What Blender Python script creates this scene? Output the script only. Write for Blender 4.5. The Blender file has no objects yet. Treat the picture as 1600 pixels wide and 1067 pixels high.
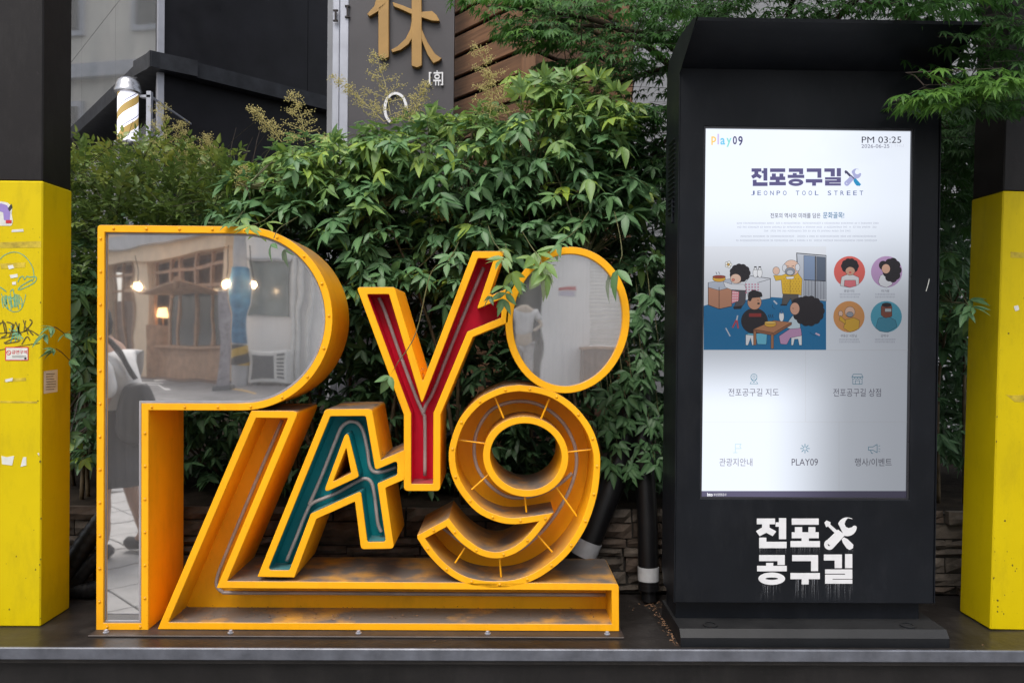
import bpy, math, random
import numpy as np
from mathutils import Vector, Matrix
from mathutils.geometry import tessellate_polygon
R = math.radians
random.seed(7); rng = np.random.default_rng(7)
S = bpy.context.scene
COL = S.collection

# ------------------------------------------------------------------ camera, sky, sun, exposure
FPX = 28.0 / 36.0 * 1600.0                 # focal length in photograph pixels
CAM = Vector((0, 0, 0.979))
YAW, PITCH, ROLL = R(0.9), R(0.4), 0.0095
F_ = Vector((math.sin(YAW) * math.cos(PITCH), math.cos(YAW) * math.cos(PITCH), -math.sin(PITCH)))
r0 = Vector((math.cos(YAW), -math.sin(YAW), 0)); u0 = r0.cross(F_)
RT = r0 * math.cos(ROLL) + u0 * math.sin(ROLL)
UP = u0 * math.cos(ROLL) - r0 * math.sin(ROLL)
cd = bpy.data.cameras.new('camera'); cd.lens = 28; cd.sensor_width = 36; cd.clip_end = 500; cd.clip_start = 0.05
co = bpy.data.objects.new('camera', cd); COL.objects.link(co); S.camera = co
co.matrix_world = Matrix(((RT.x, UP.x, -F_.x, CAM.x), (RT.y, UP.y, -F_.y, CAM.y), (RT.z, UP.z, -F_.z, CAM.z), (0, 0, 0, 1)))
SUN_EL, SUN_AZ = R(60), R(200)             # azimuth clockwise from +Y: the sun stands behind the camera, a little to the left
W = bpy.data.worlds.new('World'); S.world = W; W.use_nodes = True
wn = W.node_tree.nodes; wl = W.node_tree.links
sky = wn.new('ShaderNodeTexSky'); sky.sky_type = 'NISHITA'; sky.sun_disc = False
sky.sun_elevation = SUN_EL; sky.sun_rotation = SUN_AZ; sky.dust_density = 4.0; sky.air_density = 1.2; sky.ozone_density = 0.6
hs = wn.new('ShaderNodeHueSaturation'); hs.inputs['Saturation'].default_value = 0.35      # overcast: a greyer sky
wl.new(sky.outputs[0], hs.inputs['Color']); wl.new(hs.outputs[0], wn['Background'].inputs[0])
wn['Background'].inputs[1].default_value = 0.15
sl = bpy.data.lights.new('sun', 'SUN'); sl.energy = 1.5; sl.angle = R(40); sl.color = (1, .95, .88)
so = bpy.data.objects.new('sun', sl); COL.objects.link(so)
sd = Vector((math.sin(SUN_AZ) * math.cos(SUN_EL), math.cos(SUN_AZ) * math.cos(SUN_EL), math.sin(SUN_EL)))
so.rotation_euler = sd.to_track_quat('Z', 'Y').to_euler(); so.location = (0, -3, 8)
S.view_settings.view_transform = 'Standard'; S.view_settings.look = 'None'; S.view_settings.gamma = 1
EXPOSURE = 0.55
S.view_settings.exposure = EXPOSURE
EM = 2 ** -EXPOSURE                        # emission that displays as white
S.cycles.max_bounces = 8; S.cycles.transparent_max_bounces = 8; S.cycles.use_denoising = True
S.cycles.caustics_reflective = False; S.cycles.caustics_refractive = False

# ------------------------------------------------------------------ helpers
def at(px, py, Y):
    """world point on the plane y = Y seen at photograph pixel (px, py)"""
    d = F_ + RT * ((px - 800) / FPX) + UP * ((533.5 - py) / FPX)
    return CAM + d * (Y / d.y)

YM = 2.632                                 # the mirror plane of the big letter
def rf(px, py, D):
    """point of the street behind the camera that the mirror shows at that pixel, D = length of the folded path"""
    p = at(px, py, D); return Vector((p.x, 2 * YM - p.y, p.z))

def srgb(r, g, b):
    f = lambda c: (c / 255 / 12.92) if c / 255 <= .04045 else ((c / 255 + .055) / 1.055) ** 2.4
    return (f(r), f(g), f(b))

def tag(o, label=None, cat=None, group=None, kind=None):
    if label: o['label'] = label
    if cat: o['category'] = cat
    if group: o['group'] = group
    if kind: o['kind'] = kind
    return o

def empty(name, loc, label, cat, group=None):
    o = bpy.data.objects.new(name, None); COL.objects.link(o); o.location = loc; o.empty_display_size = .1
    return tag(o, label, cat, group)

def root_of(o):
    while o.parent: o = o.parent
    return o

def link(name, me, mats=(), parent=None, loc=None):
    o = bpy.data.objects.new(name, me); COL.objects.link(o)
    for m in (mats if isinstance(mats, (list, tuple)) else [mats]): me.materials.append(m)
    if parent: o.parent = parent
    if loc is not None: o.location = loc
    return o

class MB:
    """collects shapes in world coordinates; build() makes ONE mesh object"""
    def __init__(s): s.v = []; s.f = []; s.m = []
    def add(s, v, f, m=0):
        b = len(s.v); s.v += [tuple(p) for p in v]; s.f += [tuple(i + b for i in q) for q in f]; s.m += [m] * len(f); return s
    def box(s, c, d, rot=None, m=0, bev=0.0):
        hx, hy, hz = d[0] / 2, d[1] / 2, d[2] / 2
        M = rot if rot else Matrix.Identity(3)
        c = Vector(c)
        if bev <= 0:
            v = [c + M @ Vector((x * hx, y * hy, z * hz)) for x in (-1, 1) for y in (-1, 1) for z in (-1, 1)]
            return s.add(v, [(0, 1, 3, 2), (4, 6, 7, 5), (0, 4, 5, 1), (2, 3, 7, 6), (0, 2, 6, 4), (1, 5, 7, 3)], m)
        b = min(bev, hx * .9, hy * .9, hz * .9); v = []; idx = {}
        for x in (-1, 1):
            for y in (-1, 1):
                for z in (-1, 1):
                    for k in range(3):
                        e = [hx - b, hy - b, hz - b]; e[k] += b
                        idx[(x, y, z, k)] = len(v); v.append(c + M @ Vector((x * e[0], y * e[1], z * e[2])))
        f = []
        for k in range(3):
            i, j = [(1, 2), (2, 0), (0, 1)][k]
            for sg in (-1, 1):
                q = []
                for a, bb in ((-1, -1), (1, -1), (1, 1), (-1, 1)):
                    t = [0, 0, 0]; t[k] = sg; t[i] = a; t[j] = bb; q.append(idx[(t[0], t[1], t[2], k)])
                f.append(tuple(q) if sg > 0 else tuple(reversed(q)))
        for k in range(3):
            i, j = [(1, 2), (2, 0), (0, 1)][k]
            for a in (-1, 1):
                for bb in (-1, 1):
                    t0 = [0, 0, 0]; t0[i] = a; t0[j] = bb; t1 = list(t0); t0[k] = -1; t1[k] = 1
                    q = [idx[(*t0, i)], idx[(*t1, i)], idx[(*t1, j)], idx[(*t0, j)]]
                    f.append(tuple(q) if a * bb < 0 else tuple(reversed(q)))
        for x in (-1, 1):
            for y in (-1, 1):
                for z in (-1, 1):
                    q = [idx[(x, y, z, k)] for k in range(3)]
                    f.append(tuple(q) if x * y * z > 0 else tuple(reversed(q)))
        return s.add(v, f, m)
    def bb(s, a, b, m=0, bev=0.0):
        a, b = Vector(a), Vector(b); d = b - a
        return s.box((a + b) / 2, (abs(d.x), abs(d.y), abs(d.z)), None, m, bev)
    def tube(s, pts, r, n=8, m=0, cap=True):
        pts = [Vector(p) for p in pts]; k = len(pts)
        rr = r if isinstance(r, (list, tuple)) else [r] * k
        v = []; f = []; up = Vector((0.13, 0.31, 0.94))
        for i, p in enumerate(pts):
            t = (pts[min(i + 1, k - 1)] - pts[max(i - 1, 0)])
            t = t.normalized() if t.length > 1e-9 else Vector((0, 0, 1))
            a = up - t * up.dot(t)
            if a.length < 1e-3: a = Vector((1, 0, 0)) - t * t.x
            a.normalize(); b = t.cross(a); up = a
            for j in range(n):
                w = 2 * math.pi * j / n; v.append(p + (a * math.cos(w) + b * math.sin(w)) * rr[i])
        for i in range(k - 1):
            for j in range(n):
                f.append((i * n + j, i * n + (j + 1) % n, (i + 1) * n + (j + 1) % n, (i + 1) * n + j))
        if cap: f.append(tuple(reversed(range(n)))); f.append(tuple(range((k - 1) * n, k * n)))
        return s.add(v, f, m)
    def lathe(s, c, prof, n=24, m=0, axis=None):
        c = Vector(c); v = []; f = []; k = len(prof)
        A = axis if axis else Matrix.Identity(3)
        for (r, z) in prof:
            for j in range(n):
                w = 2 * math.pi * j / n; v.append(c + A @ Vector((r * math.cos(w), r * math.sin(w), z)))
        for i in range(k - 1):
            for j in range(n): f.append((i * n + j, i * n + (j + 1) % n, (i + 1) * n + (j + 1) % n, (i + 1) * n + j))
        f.append(tuple(reversed(range(n)))); f.append(tuple(range((k - 1) * n, k * n)))
        return s.add(v, f, m)
    def plate(s, outer, holes, to3, depth, bev=0.0, m=0, caps=True):
        """2-D polygon with holes -> solid; to3(x, y, w) maps to world, w = 0 at the front and depth at the back"""
        loops = [ccw(outer, True)] + [ccw(h, False) for h in holes]
        ins = [inset(l, bev) for l in loops] if bev > 0 else loops
        tris = tessellate_polygon([[Vector((x, y, 0)) for x, y in l] for l in ins])
        flat = [p for l in ins for p in l]; flat2 = [p for l in loops for p in l]; n = len(flat)
        rows = [[to3(x, y, 0) for x, y in flat]]
        if bev > 0: rows.append([to3(x, y, bev * s.k) for x, y in flat2])
        rows.append([to3(x, y, depth) for x, y in flat2])
        v = [p for r in rows for p in r]; f = []
        for t in tris:
            a, b, c = [Vector((*flat[i], 0)) for i in t]
            q = t if (b - a).cross(c - a).z > 0 else (t[0], t[2], t[1])
            f.append(tuple(q))
            if caps: f.append(tuple(i + n * (len(rows) - 1) for i in reversed(q)))
        o = 0
        for l in loops:
            for i in range(len(l)):
                a, b = o + i, o + (i + 1) % len(l)
                for r in range(len(rows) - 1): f.append((r * n + b, r * n + a, (r + 1) * n + a, (r + 1) * n + b))
            o += len(l)
        p0 = to3(0, 0, 0)
        if (to3(1, 0, 0) - p0).cross(to3(0, 1, 0) - p0).dot(to3(0, 0, 1) - p0) > 0: f = [tuple(reversed(q)) for q in f]
        return s.add(v, f, m)
    k = 1.0 / 475
    def build(s, name, mats, parent=None, loc=None, smooth=False, angle=None):
        me = bpy.data.meshes.new(name)
        o = Vector(loc) if loc is not None else (root_of(parent).location if parent else Vector((0, 0, 0)))
        me.from_pydata([(p[0] - o.x, p[1] - o.y, p[2] - o.z) for p in s.v], [], s.f)
        mats = mats if isinstance(mats, (list, tuple)) else [mats]
        for i, p in enumerate(me.polygons): p.material_index = s.m[i]
        if smooth:
            me.polygons.foreach_set('use_smooth', [True] * len(me.polygons))
            if angle: me.set_sharp_from_angle(angle=R(angle))
        me.update()
        return link(name, me, mats, parent, o if parent is None else None)

def area2(l): return sum(l[i][0] * l[(i + 1) % len(l)][1] - l[(i + 1) % len(l)][0] * l[i][1] for i in range(len(l)))
def ccw(l, want=True): return list(l) if (area2(l) > 0) == want else list(reversed(l))
def inset(l, d, lim=3.0):
    """offset to the left of travel (inwards for a ccw loop) with mitres"""
    n = len(l); out = []
    for i in range(n):
        a, b, c = l[i - 1], l[i], l[(i + 1) % n]
        e1 = (b[0] - a[0], b[1] - a[1]); e2 = (c[0] - b[0], c[1] - b[1])
        l1 = math.hypot(*e1) or 1e-9; l2 = math.hypot(*e2) or 1e-9
        n1 = (-e1[1] / l1, e1[0] / l1); n2 = (-e2[1] / l2, e2[0] / l2)
        mx, my = n1[0] + n2[0], n1[1] + n2[1]; q = mx * mx + my * my
        k = min(2 * d / max(q, 1e-6), lim * abs(d) / max(math.sqrt(q), 1e-6)) if d > 0 else max(2 * d / max(q, 1e-6), -lim * abs(d) / max(math.sqrt(q), 1e-6))
        out.append((b[0] + mx * k, b[1] + my * k))
    return out
def grow(l, d): return inset(ccw(l, True), d)          # d > 0 shrinks
def fillet(pts, r, n=5):
    """round the corners; a point may carry its own radius as third value"""
    out = []; N = len(pts)
    for i in range(N):
        p = pts[i]; rad = p[2] if len(p) > 2 else r
        a, b, c = Vector(pts[i - 1][:2]), Vector(p[:2]), Vector(pts[(i + 1) % N][:2])
        u, w = (a - b), (c - b)
        if rad <= 0 or u.length < 1e-6 or w.length < 1e-6: out.append(tuple(b)); continue
        ang = u.angle(w)
        if ang > 3.0: out.append(tuple(b)); continue
        t = min(rad / math.tan(ang / 2), u.length * .48, w.length * .48)
        p0, p1 = b + u.normalized() * t, b + w.normalized() * t
        for k in range(n + 1):
            s = k / n; out.append(tuple(p0 * (1 - s) ** 2 + b * 2 * s * (1 - s) + p1 * s * s))
    return out
def ell(cx, cy, a, b, n=48, skew=0, t0=0, t1=2 * math.pi):
    full = abs(t1 - t0 - 2 * math.pi) < 1e-6
    return [(cx + a * math.cos(t0 + (t1 - t0) * i / (n if full else n - 1)) + skew * math.sin(t0 + (t1 - t0) * i / (n if full else n - 1)),
             cy + b * math.sin(t0 + (t1 - t0) * i / (n if full else n - 1))) for i in range(n)]
def catmull(P, n=6):
    P = [Vector(p) for p in P]; out = []
    for i in range(len(P) - 1):
        a, b, c, d = P[max(i - 1, 0)], P[i], P[i + 1], P[min(i + 2, len(P) - 1)]
        for k in range(n):
            t = k / n
            out.append(.5 * ((2 * b) + (c - a) * t + (2 * a - 5 * b + 4 * c - d) * t * t + (3 * b - a - 3 * c + d) * t ** 3))
    out.append(P[-1]); return out
def front(Y): return lambda x, y, w: at(x, y, Y) + Vector((0, w, 0))

# ------------------------------------------------------------------ materials
def new_mat(name):
    m = bpy.data.materials.new(name); m.use_nodes = True
    nt = m.node_tree; return m, nt, nt.nodes, nt.links, nt.nodes['Principled BSDF']
def noise(n, l, tc, scale, detail=4, rough=.6, coord='Object'):
    x = n.new('ShaderNodeTexNoise'); x.inputs['Scale'].default_value = scale
    x.inputs['Detail'].default_value = detail; x.inputs['Roughness'].default_value = rough
    l.new(tc.outputs[coord], x.inputs['Vector']); return x
def ramp(n, l, src, stops):
    r = n.new('ShaderNodeValToRGB'); e = r.color_ramp.elements
    while len(e) < len(stops): e.new(.5)
    for i, (p, c) in enumerate(stops): e[i].position = p; e[i].color = (*c, 1) if len(c) == 3 else c
    l.new(src, r.inputs[0]); return r
def mat(name, c, rough=.5, metal=0, var=.12, scale=6, bump=0, bscale=60, spec=.5, dirt=0, dcol=(.09, .08, .075), coat=0, scuff=0, scol=(.06, .05, .04)):
    """paint / metal / stone with uneven tone, fine relief and, for dirt > 0, dust lying on faces that look up"""
    m, nt, n, l, b = new_mat(name); tc = n.new('ShaderNodeTexCoord')
    b.inputs['Metallic'].default_value = metal; b.inputs['Specular IOR Level'].default_value = spec
    nz = noise(n, l, tc, scale)
    lo = tuple(max(0, k * (1 - var)) for k in c); hi = tuple(min(1, k * (1 + var)) for k in c)
    r = ramp(n, l, nz.outputs['Fac'], [(.3, lo), (.7, hi)]); out = r.outputs[0]
    if dirt > 0:
        ge = n.new('ShaderNodeNewGeometry'); sx = n.new('ShaderNodeSeparateXYZ'); l.new(ge.outputs['Normal'], sx.inputs[0])
        mr = n.new('ShaderNodeMapRange'); mr.inputs['From Min'].default_value = .35; mr.inputs['From Max'].default_value = .95; l.new(sx.outputs['Z'], mr.inputs['Value'])
        n2 = noise(n, l, tc, 6, 6, .6); r2 = ramp(n, l, n2.outputs['Fac'], [(.28, (.30, .30, .30)), (.52, (1, 1, 1))])
        mu = n.new('ShaderNodeMath'); mu.operation = 'MULTIPLY'; l.new(mr.outputs[0], mu.inputs[0]); l.new(r2.outputs[0], mu.inputs[1])
        m2 = n.new('ShaderNodeMath'); m2.operation = 'MULTIPLY'; m2.inputs[1].default_value = dirt; l.new(mu.outputs[0], m2.inputs[0])
        mx = n.new('ShaderNodeMixRGB'); l.new(m2.outputs[0], mx.inputs[0]); l.new(out, mx.inputs[1]); mx.inputs[2].default_value = (*dcol, 1); out = mx.outputs[0]
        # scattered specks and scuffs
        n3 = noise(n, l, tc, 55, 3, .7); r3 = ramp(n, l, n3.outputs['Fac'], [(.68, (0, 0, 0)), (.76, (.35, .35, .35))])
        mx2 = n.new('ShaderNodeMixRGB'); l.new(r3.outputs[0], mx2.inputs[0]); l.new(out, mx2.inputs[1]); mx2.inputs[2].default_value = (*[k * .45 for k in c], 1); out = mx2.outputs[0]
    if scuff:
        # rubbed patches and short streaks of grime
        mp = n.new('ShaderNodeMapping'); mp.inputs['Scale'].default_value = (5, 5, 1.6); l.new(tc.outputs['Object'], mp.inputs[0])
        n4 = n.new('ShaderNodeTexNoise'); n4.inputs['Scale'].default_value = 2.2; n4.inputs['Detail'].default_value = 9; n4.inputs['Roughness'].default_value = .72; l.new(mp.outputs[0], n4.inputs['Vector'])
        r4 = ramp(n, l, n4.outputs['Fac'], [(.50, (0, 0, 0)), (.72, (scuff, scuff, scuff))])
        n5 = noise(n, l, tc, 120, 2, .5); r5 = ramp(n, l, n5.outputs['Fac'], [(.70, (0, 0, 0)), (.74, (scuff, scuff, scuff))])
        ad = n.new('ShaderNodeMath'); ad.operation = 'MAXIMUM'; l.new(r4.outputs[0], ad.inputs[0]); l.new(r5.outputs[0], ad.inputs[1])
        mx4 = n.new('ShaderNodeMixRGB'); l.new(ad.outputs[0], mx4.inputs[0]); l.new(out, mx4.inputs[1]); mx4.inputs[2].default_value = (*scol, 1); out = mx4.outputs[0]
    l.new(out, b.inputs['Base Color'])
    nr = noise(n, l, tc, scale * 2.3, 5); rr = n.new('ShaderNodeMapRange')
    rr.inputs['To Min'].default_value = max(.02, rough - .1); rr.inputs['To Max'].default_value = min(1, rough + .12)
    l.new(nr.outputs['Fac'], rr.inputs['Value']); l.new(rr.outputs[0], b.inputs['Roughness'])
    if coat: b.inputs['Coat Weight'].default_value = coat
    if bump:
        nb = noise(n, l, tc, bscale, 6); bp = n.new('ShaderNodeBump'); bp.inputs['Strength'].default_value = bump; bp.inputs['Distance'].default_value = .01
        l.new(nb.outputs['Fac'], bp.inputs['Height']); l.new(bp.outputs[0], b.inputs['Normal'])
    return m
def emit(name, c, s):
    m, nt, n, l, b = new_mat(name); b.inputs['Base Color'].default_value = (*c, 1); b.inputs['Emission Color'].default_value = (*c, 1); b.inputs['Emission Strength'].default_value = s; return m

M = {}
M['yellow'] = mat('sign_yellow_enamel', (.90, .41, .008), .42, 0, .06, 5, 0, 90, .25, dirt=1.0, dcol=(.135, .118, .108), scuff=.22, scol=(.30, .13, .01))
M['teal'] = mat('sign_teal_enamel', (.003, .185, .205), .4, 0, .15, 6, 0, 90, .25, dirt=.6, dcol=(.12, .17, .17))
M['red'] = mat('sign_red_enamel', (.64, .006, .032), .4, 0, .12, 6, 0, 90, .25, dirt=.8, dcol=(.13, .10, .09))
M['neon'] = mat('dead_neon_glass', (.30, .25, .235), .3, 0, .2, 14, 0, 60, .5)
M['rust'] = mat('sign_footing_steel', (.045, .034, .03), .5, .2, .3, 9, .1, 60, .5)
M['gasket'] = mat('mirror_sealant', (.30, .29, .31), .6, 0, .15, 20)
M['pillar_yellow'] = mat('pillar_yellow_paint', (.60, .455, .001), .45, 0, .07, 2.5, .05, 130, .2, scuff=.32, scol=(.26, .18, .01))
M['pillar_black'] = mat('pillar_black_paint', (.0125, .011, .0115), .45, 0, .25, 3, .05, 160, .2, scuff=.12, scol=(.08, .075, .07))
M['kiosk'] = mat('kiosk_powder_coat', (.0062, .0075, .0105), .42, 0, .25, 3, .03, 220, .2, scuff=.05, scol=(.12, .12, .13))
M['kiosk_plate'] = mat('kiosk_plate_coat', (.007, .008, .010), .42, 0, .25, 6, .05, 120, .28, dirt=.14, dcol=(.10, .095, .09))
M['vinyl'] = mat('white_vinyl', (.68, .68, .70), .5, 0, .05, 30)
M['steel_dark'] = mat('platform_top_steel', (.017, .015, .0145), .36, .05, .6, 3, .12, 45, .36, scuff=.26, scol=(.085, .075, .068))
M['steel_edge'] = mat('platform_edge_steel', (.105, .112, .135), .38, .3, .4, 9, .06, 80, .5, scuff=.2, scol=(.2, .2, .22))
M['fascia'] = mat('platform_fascia_paint', (.010, .009, .009), .5, 0, .5, 5, .08, 60, .3, scuff=.12, scol=(.07, .065, .06))
M['pipe'] = mat('black_pipe_plastic', (.006, .006, .007), .4, 0, .2, 8, .05, 60, .35)
M['band'] = mat('pale_reflective_band', (.46, .47, .49), .45, .1, .15, 20, .1, 60)
M['stone'] = mat('ledge_stone', (.100, .083, .068), .85, 0, .45, 14, .7, 24, .25)
M['stone2'] = mat('ledge_stone_brown', (.080, .060, .047), .85, 0, .45, 14, .7, 24, .25)
M['mortar'] = mat('dark_mortar', (.03, .027, .024), .9, 0, .3, 20, .4, 50, .2)
M['soil'] = mat('planting_soil', (.020, .015, .011), .95, 0, .5, 12, .6, 30, .1)
M['concrete'] = mat('grey_render', (.22, .225, .24), .8, 0, .12, 3, .2, 40, .3)
M['panel_dark'] = mat('dark_cladding', (.0075, .0075, .0105), .40, 0, .4, 3, .05, 30, .3)
M['beam_dark'] = mat('graphite_fascia', (.022, .024, .030), .45, .1, .35, 8, .06, 40, .3)
M['alu'] = mat('aluminium_profile', (.36, .37, .42), .4, .35, .12, 6, .03, 80, .5)
M['board'] = mat('grey_sign_board', (.062, .058, .063), .5, .1, .12, 3, .05, 40, .4)
M['gold'] = mat('dull_gold_letter', (.33, .19, .055), .45, .15, .12, 5, .06, 80, .5)
M['rustiron'] = mat('rusty_hinge', (.03, .025, .025), .6, .4, .3, 20)
M['chrome'] = mat('brushed_chrome', (.42, .42, .44), .25, .9, .1, 10)
M['bark'] = mat('bark', (.05, .036, .024), .85, 0, .4, 25, .5, 60, .2)
M['stem'] = mat('cane_stem', (.075, .055, .03), .7, 0, .4, 30, .2, 60, .3)
M['twig'] = mat('green_twig', (.10, .10, .04), .6, 0, .4, 30)
M['twig_red'] = mat('dark_twig', (.035, .022, .015), .6, 0, .4, 30)
M['flower'] = mat('pale_flower_buds', (.44, .38, .15), .7, 0, .35, 60)
M['litter'] = mat('dry_leaf_litter', (.20, .11, .06), .9, 0, .6, 60)
M['paper'] = mat('old_paper', (.62, .62, .58), .7, 0, .1, 30)
M['tape'] = mat('tape_residue', (.47, .35, .02), .6, 0, .35, 40)
M['ink_teal'] = mat('teal_marker', (.13, .34, .20), .5, 0, .2, 40)
M['ink_dark'] = mat('olive_marker', (.10, .075, .006), .5, 0, .3, 40)
M['ink_black'] = mat('black_print', (.03, .03, .03), .5)
M['ink_red'] = mat('red_print', (.50, .02, .03), .5)
M['ink_purple'] = mat('purple_print', (.28, .20, .50), .5)
M['wood'] = None

def wood(name, c, ax=0):
    m, nt, n, l, b = new_mat(name); tc = n.new('ShaderNodeTexCoord'); mp = n.new('ShaderNodeMapping')
    mp.inputs['Scale'].default_value = (1.5, 1.5, 30) if ax == 0 else (25, 25, 1.5)
    l.new(tc.outputs['Object'], mp.inputs[0]); nz = n.new('ShaderNodeTexNoise'); nz.inputs['Scale'].default_value = 2.5; nz.inputs['Detail'].default_value = 8
    l.new(mp.outputs[0], nz.inputs['Vector'])
    r = ramp(n, l, nz.outputs['Fac'], [(.25, tuple(k * .55 for k in c)), (.75, tuple(k * 1.35 for k in c))])
    oi = n.new('ShaderNodeObjectInfo'); hv = n.new('ShaderNodeHueSaturation'); mr = n.new('ShaderNodeMapRange')
    mr.inputs['To Min'].default_value = .75; mr.inputs['To Max'].default_value = 1.25; l.new(oi.outputs['Random'], mr.inputs['Value'])
    l.new(mr.outputs[0], hv.inputs['Value']); l.new(r.outputs[0], hv.inputs['Color']); l.new(hv.outputs[0], b.inputs['Base Color'])
    b.inputs['Roughness'].default_value = .65
    bp = n.new('ShaderNodeBump'); bp.inputs['Strength'].default_value = .3; bp.inputs['Distance'].default_value = .004; l.new(nz.outputs['Fac'], bp.inputs['Height']); l.new(bp.outputs[0], b.inputs['Normal'])
    return m
M['wood'] = wood('stained_cedar', (.15, .072, .034))
M['wood_v'] = wood('stained_cedar_post', (.17, .078, .034), 1)

def mirror_mat(name, haze=.11):
    """scuffed acrylic mirror: sharp-ish reflection under a grey scuffed surface with a slow wave"""
    m, nt, n, l, b = new_mat(name); tc = n.new('ShaderNodeTexCoord')
    b.inputs['Metallic'].default_value = 1; b.inputs['Base Color'].default_value = (.95, .94, .94, 1); b.inputs['Roughness'].default_value = .022
    w = noise(n, l, tc, 3.2, 2, .4); bp = n.new('ShaderNodeBump'); bp.inputs['Strength'].default_value = .10; bp.inputs['Distance'].default_value = .010
    l.new(w.outputs['Fac'], bp.inputs['Height']); l.new(bp.outputs[0], b.inputs['Normal'])
    d = n.new('ShaderNodeBsdfPrincipled'); d.inputs['Base Color'].default_value = (.50, .48, .48, 1); d.inputs['Roughness'].default_value = .5
    mp = n.new('ShaderNodeMapping'); mp.inputs['Scale'].default_value = (30, 30, 1.2); l.new(tc.outputs['Object'], mp.inputs[0])
    st = n.new('ShaderNodeTexNoise'); st.inputs['Scale'].default_value = 3; st.inputs['Detail'].default_value = 6; l.new(mp.outputs[0], st.inputs['Vector'])
    mr = n.new('ShaderNodeMapRange'); mr.inputs['From Min'].default_value = .25; mr.inputs['From Max'].default_value = .8
    mr.inputs['To Min'].default_value = haze * .8; mr.inputs['To Max'].default_value = haze * 1.25; l.new(st.outputs['Fac'], mr.inputs['Value'])
    mx = n.new('ShaderNodeMixShader'); l.new(mr.outputs[0], mx.inputs[0]); l.new(b.outputs[0], mx.inputs[1]); l.new(d.outputs[0], mx.inputs[2])
    l.new(mx.outputs[0], n['Material Output'].inputs['Surface']); return m
M['mirror'] = mirror_mat('acrylic_mirror'); M['mirror2'] = mirror_mat('cloudy_acrylic_mirror', .24)

def leaf_mat(name, dark, mid, light, transl=.25, rough=.42, spec=.45):
    m, nt, n, l, b = new_mat(name)
    a = n.new('ShaderNodeAttribute'); a.attribute_name = 'tint'; rb = n.new('ShaderNodeAttribute'); rb.attribute_name = 'rib'
    r = ramp(n, l, a.outputs['Fac'], [(0, dark), (.5, mid), (1, light)])
    tc = n.new('ShaderNodeTexCoord'); nz = noise(n, l, tc, 35, 3)
    hv = n.new('ShaderNodeHueSaturation'); mr = n.new('ShaderNodeMapRange'); mr.inputs['To Min'].default_value = .65; mr.inputs['To Max'].default_value = 1.35
    l.new(nz.outputs['Fac'], mr.inputs['Value']); l.new(mr.outputs[0], hv.inputs['Value']); l.new(r.outputs[0], hv.inputs['Color'])
    mx = n.new('ShaderNodeMixRGB'); mx.inputs[2].default_value = (mid[0] * 2.2 + .02, mid[1] * 1.7 + .02, mid[2] * 2 + .01, 1)
    ma = n.new('ShaderNodeMath'); ma.operation = 'MULTIPLY'; ma.inputs[1].default_value = .4; l.new(rb.outputs['Fac'], ma.inputs[0]); l.new(ma.outputs[0], mx.inputs[0])
    l.new(hv.outputs[0], mx.inputs[1]); l.new(mx.outputs[0], b.inputs['Base Color'])
    b.inputs['Roughness'].default_value = rough; b.inputs['Specular IOR Level'].default_value = spec
    t = n.new('ShaderNodeBsdfTranslucent'); l.new(mx.outputs[0], t.inputs['Color'])
    ms = n.new('ShaderNodeMixShader'); ms.inputs[0].default_value = transl; l.new(b.outputs[0], ms.inputs[1]); l.new(t.outputs[0], ms.inputs[2])
    l.new(ms.outputs[0], n['Material Output'].inputs['Surface']); return m
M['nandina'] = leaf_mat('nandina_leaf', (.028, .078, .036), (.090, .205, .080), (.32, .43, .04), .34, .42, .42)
M['hedge'] = leaf_mat('small_hedge_leaf', (.034, .072, .022), (.095, .165, .036), (.32, .33, .04), .3)
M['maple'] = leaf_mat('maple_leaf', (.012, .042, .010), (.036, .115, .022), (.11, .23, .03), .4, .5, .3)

# ------------------------------------------------------------------ the setting: platform, planting bed, street
YE, Z0, ZS = 2.478, 0.0, -0.525            # platform edge, platform top, street level
plat = MB().bb((-3.2, YE + .012, -.05), (3.4, 3.02, 0)).build('platform', M['steel_dark'], loc=(0, YE, 0)); tag(plat, kind='structure')
MB().bb((-3.2, YE, -.036), (3.4, YE + .012, .002), bev=.003).build('edge_strip', M['steel_edge'], plat)
MB().bb((-3.2, YE + .03, ZS), (3.4, YE + .06, -.05)).build('fascia', M['fascia'], plat)
bed = MB(); bed.bb((-3.6, 3.08, ZS), (4.0, 9.5, .30)); o = bed.build('planting_bed', M['soil'], loc=(0, 3.08, 0)); tag(o, kind='structure')

ter = MB()
ys = [14, 2.9, -2.6, -6, -12, -30, -150]; zs = [ZS - .02, ZS - .02, ZS - .02, -.34, -.10, -.10, -.10]
xs = [-150, -30, -10, -4, 0, 4, 10, 30, 150]
vv = [(x, y, z) for y, z in zip(ys, zs) for x in xs]; nx = len(xs)
ter.add(vv, [(j * nx + i, j * nx + i + 1, (j + 1) * nx + i + 1, (j + 1) * nx + i) for j in range(len(ys) - 1) for i in range(nx - 1)])
asph = mat('street_asphalt', (.20, .197, .198), .8, 0, .25, 3, .3, 120, .3)
o = ter.build('street', asph); tag(o, kind='structure')
def street_z(y):
    for i in range(len(ys) - 1):
        if ys[i] >= y >= ys[i + 1]: return zs[i] + (zs[i + 1] - zs[i]) * (ys[i] - y) / (ys[i] - ys[i + 1])
    return -.1
pav = MB().bb((-6, -2.4, ZS - .10), (5.5, YE + .03, ZS - .012)).build('pavement', M['mortar'], loc=(0, 0, ZS)); tag(pav, kind='structure')
slab_m = mat('grey_paving_slab', (.27, .265, .26), .75, 0, .15, 5, .25, 60, .3)
sb = MB(); q = .42; Mz = Matrix.Rotation(R(45), 3, 'Z'); sb.box((0, 0, -.01), (q - .012, q - .012, .03), Mz, bev=.004)
slab_me = None
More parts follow.
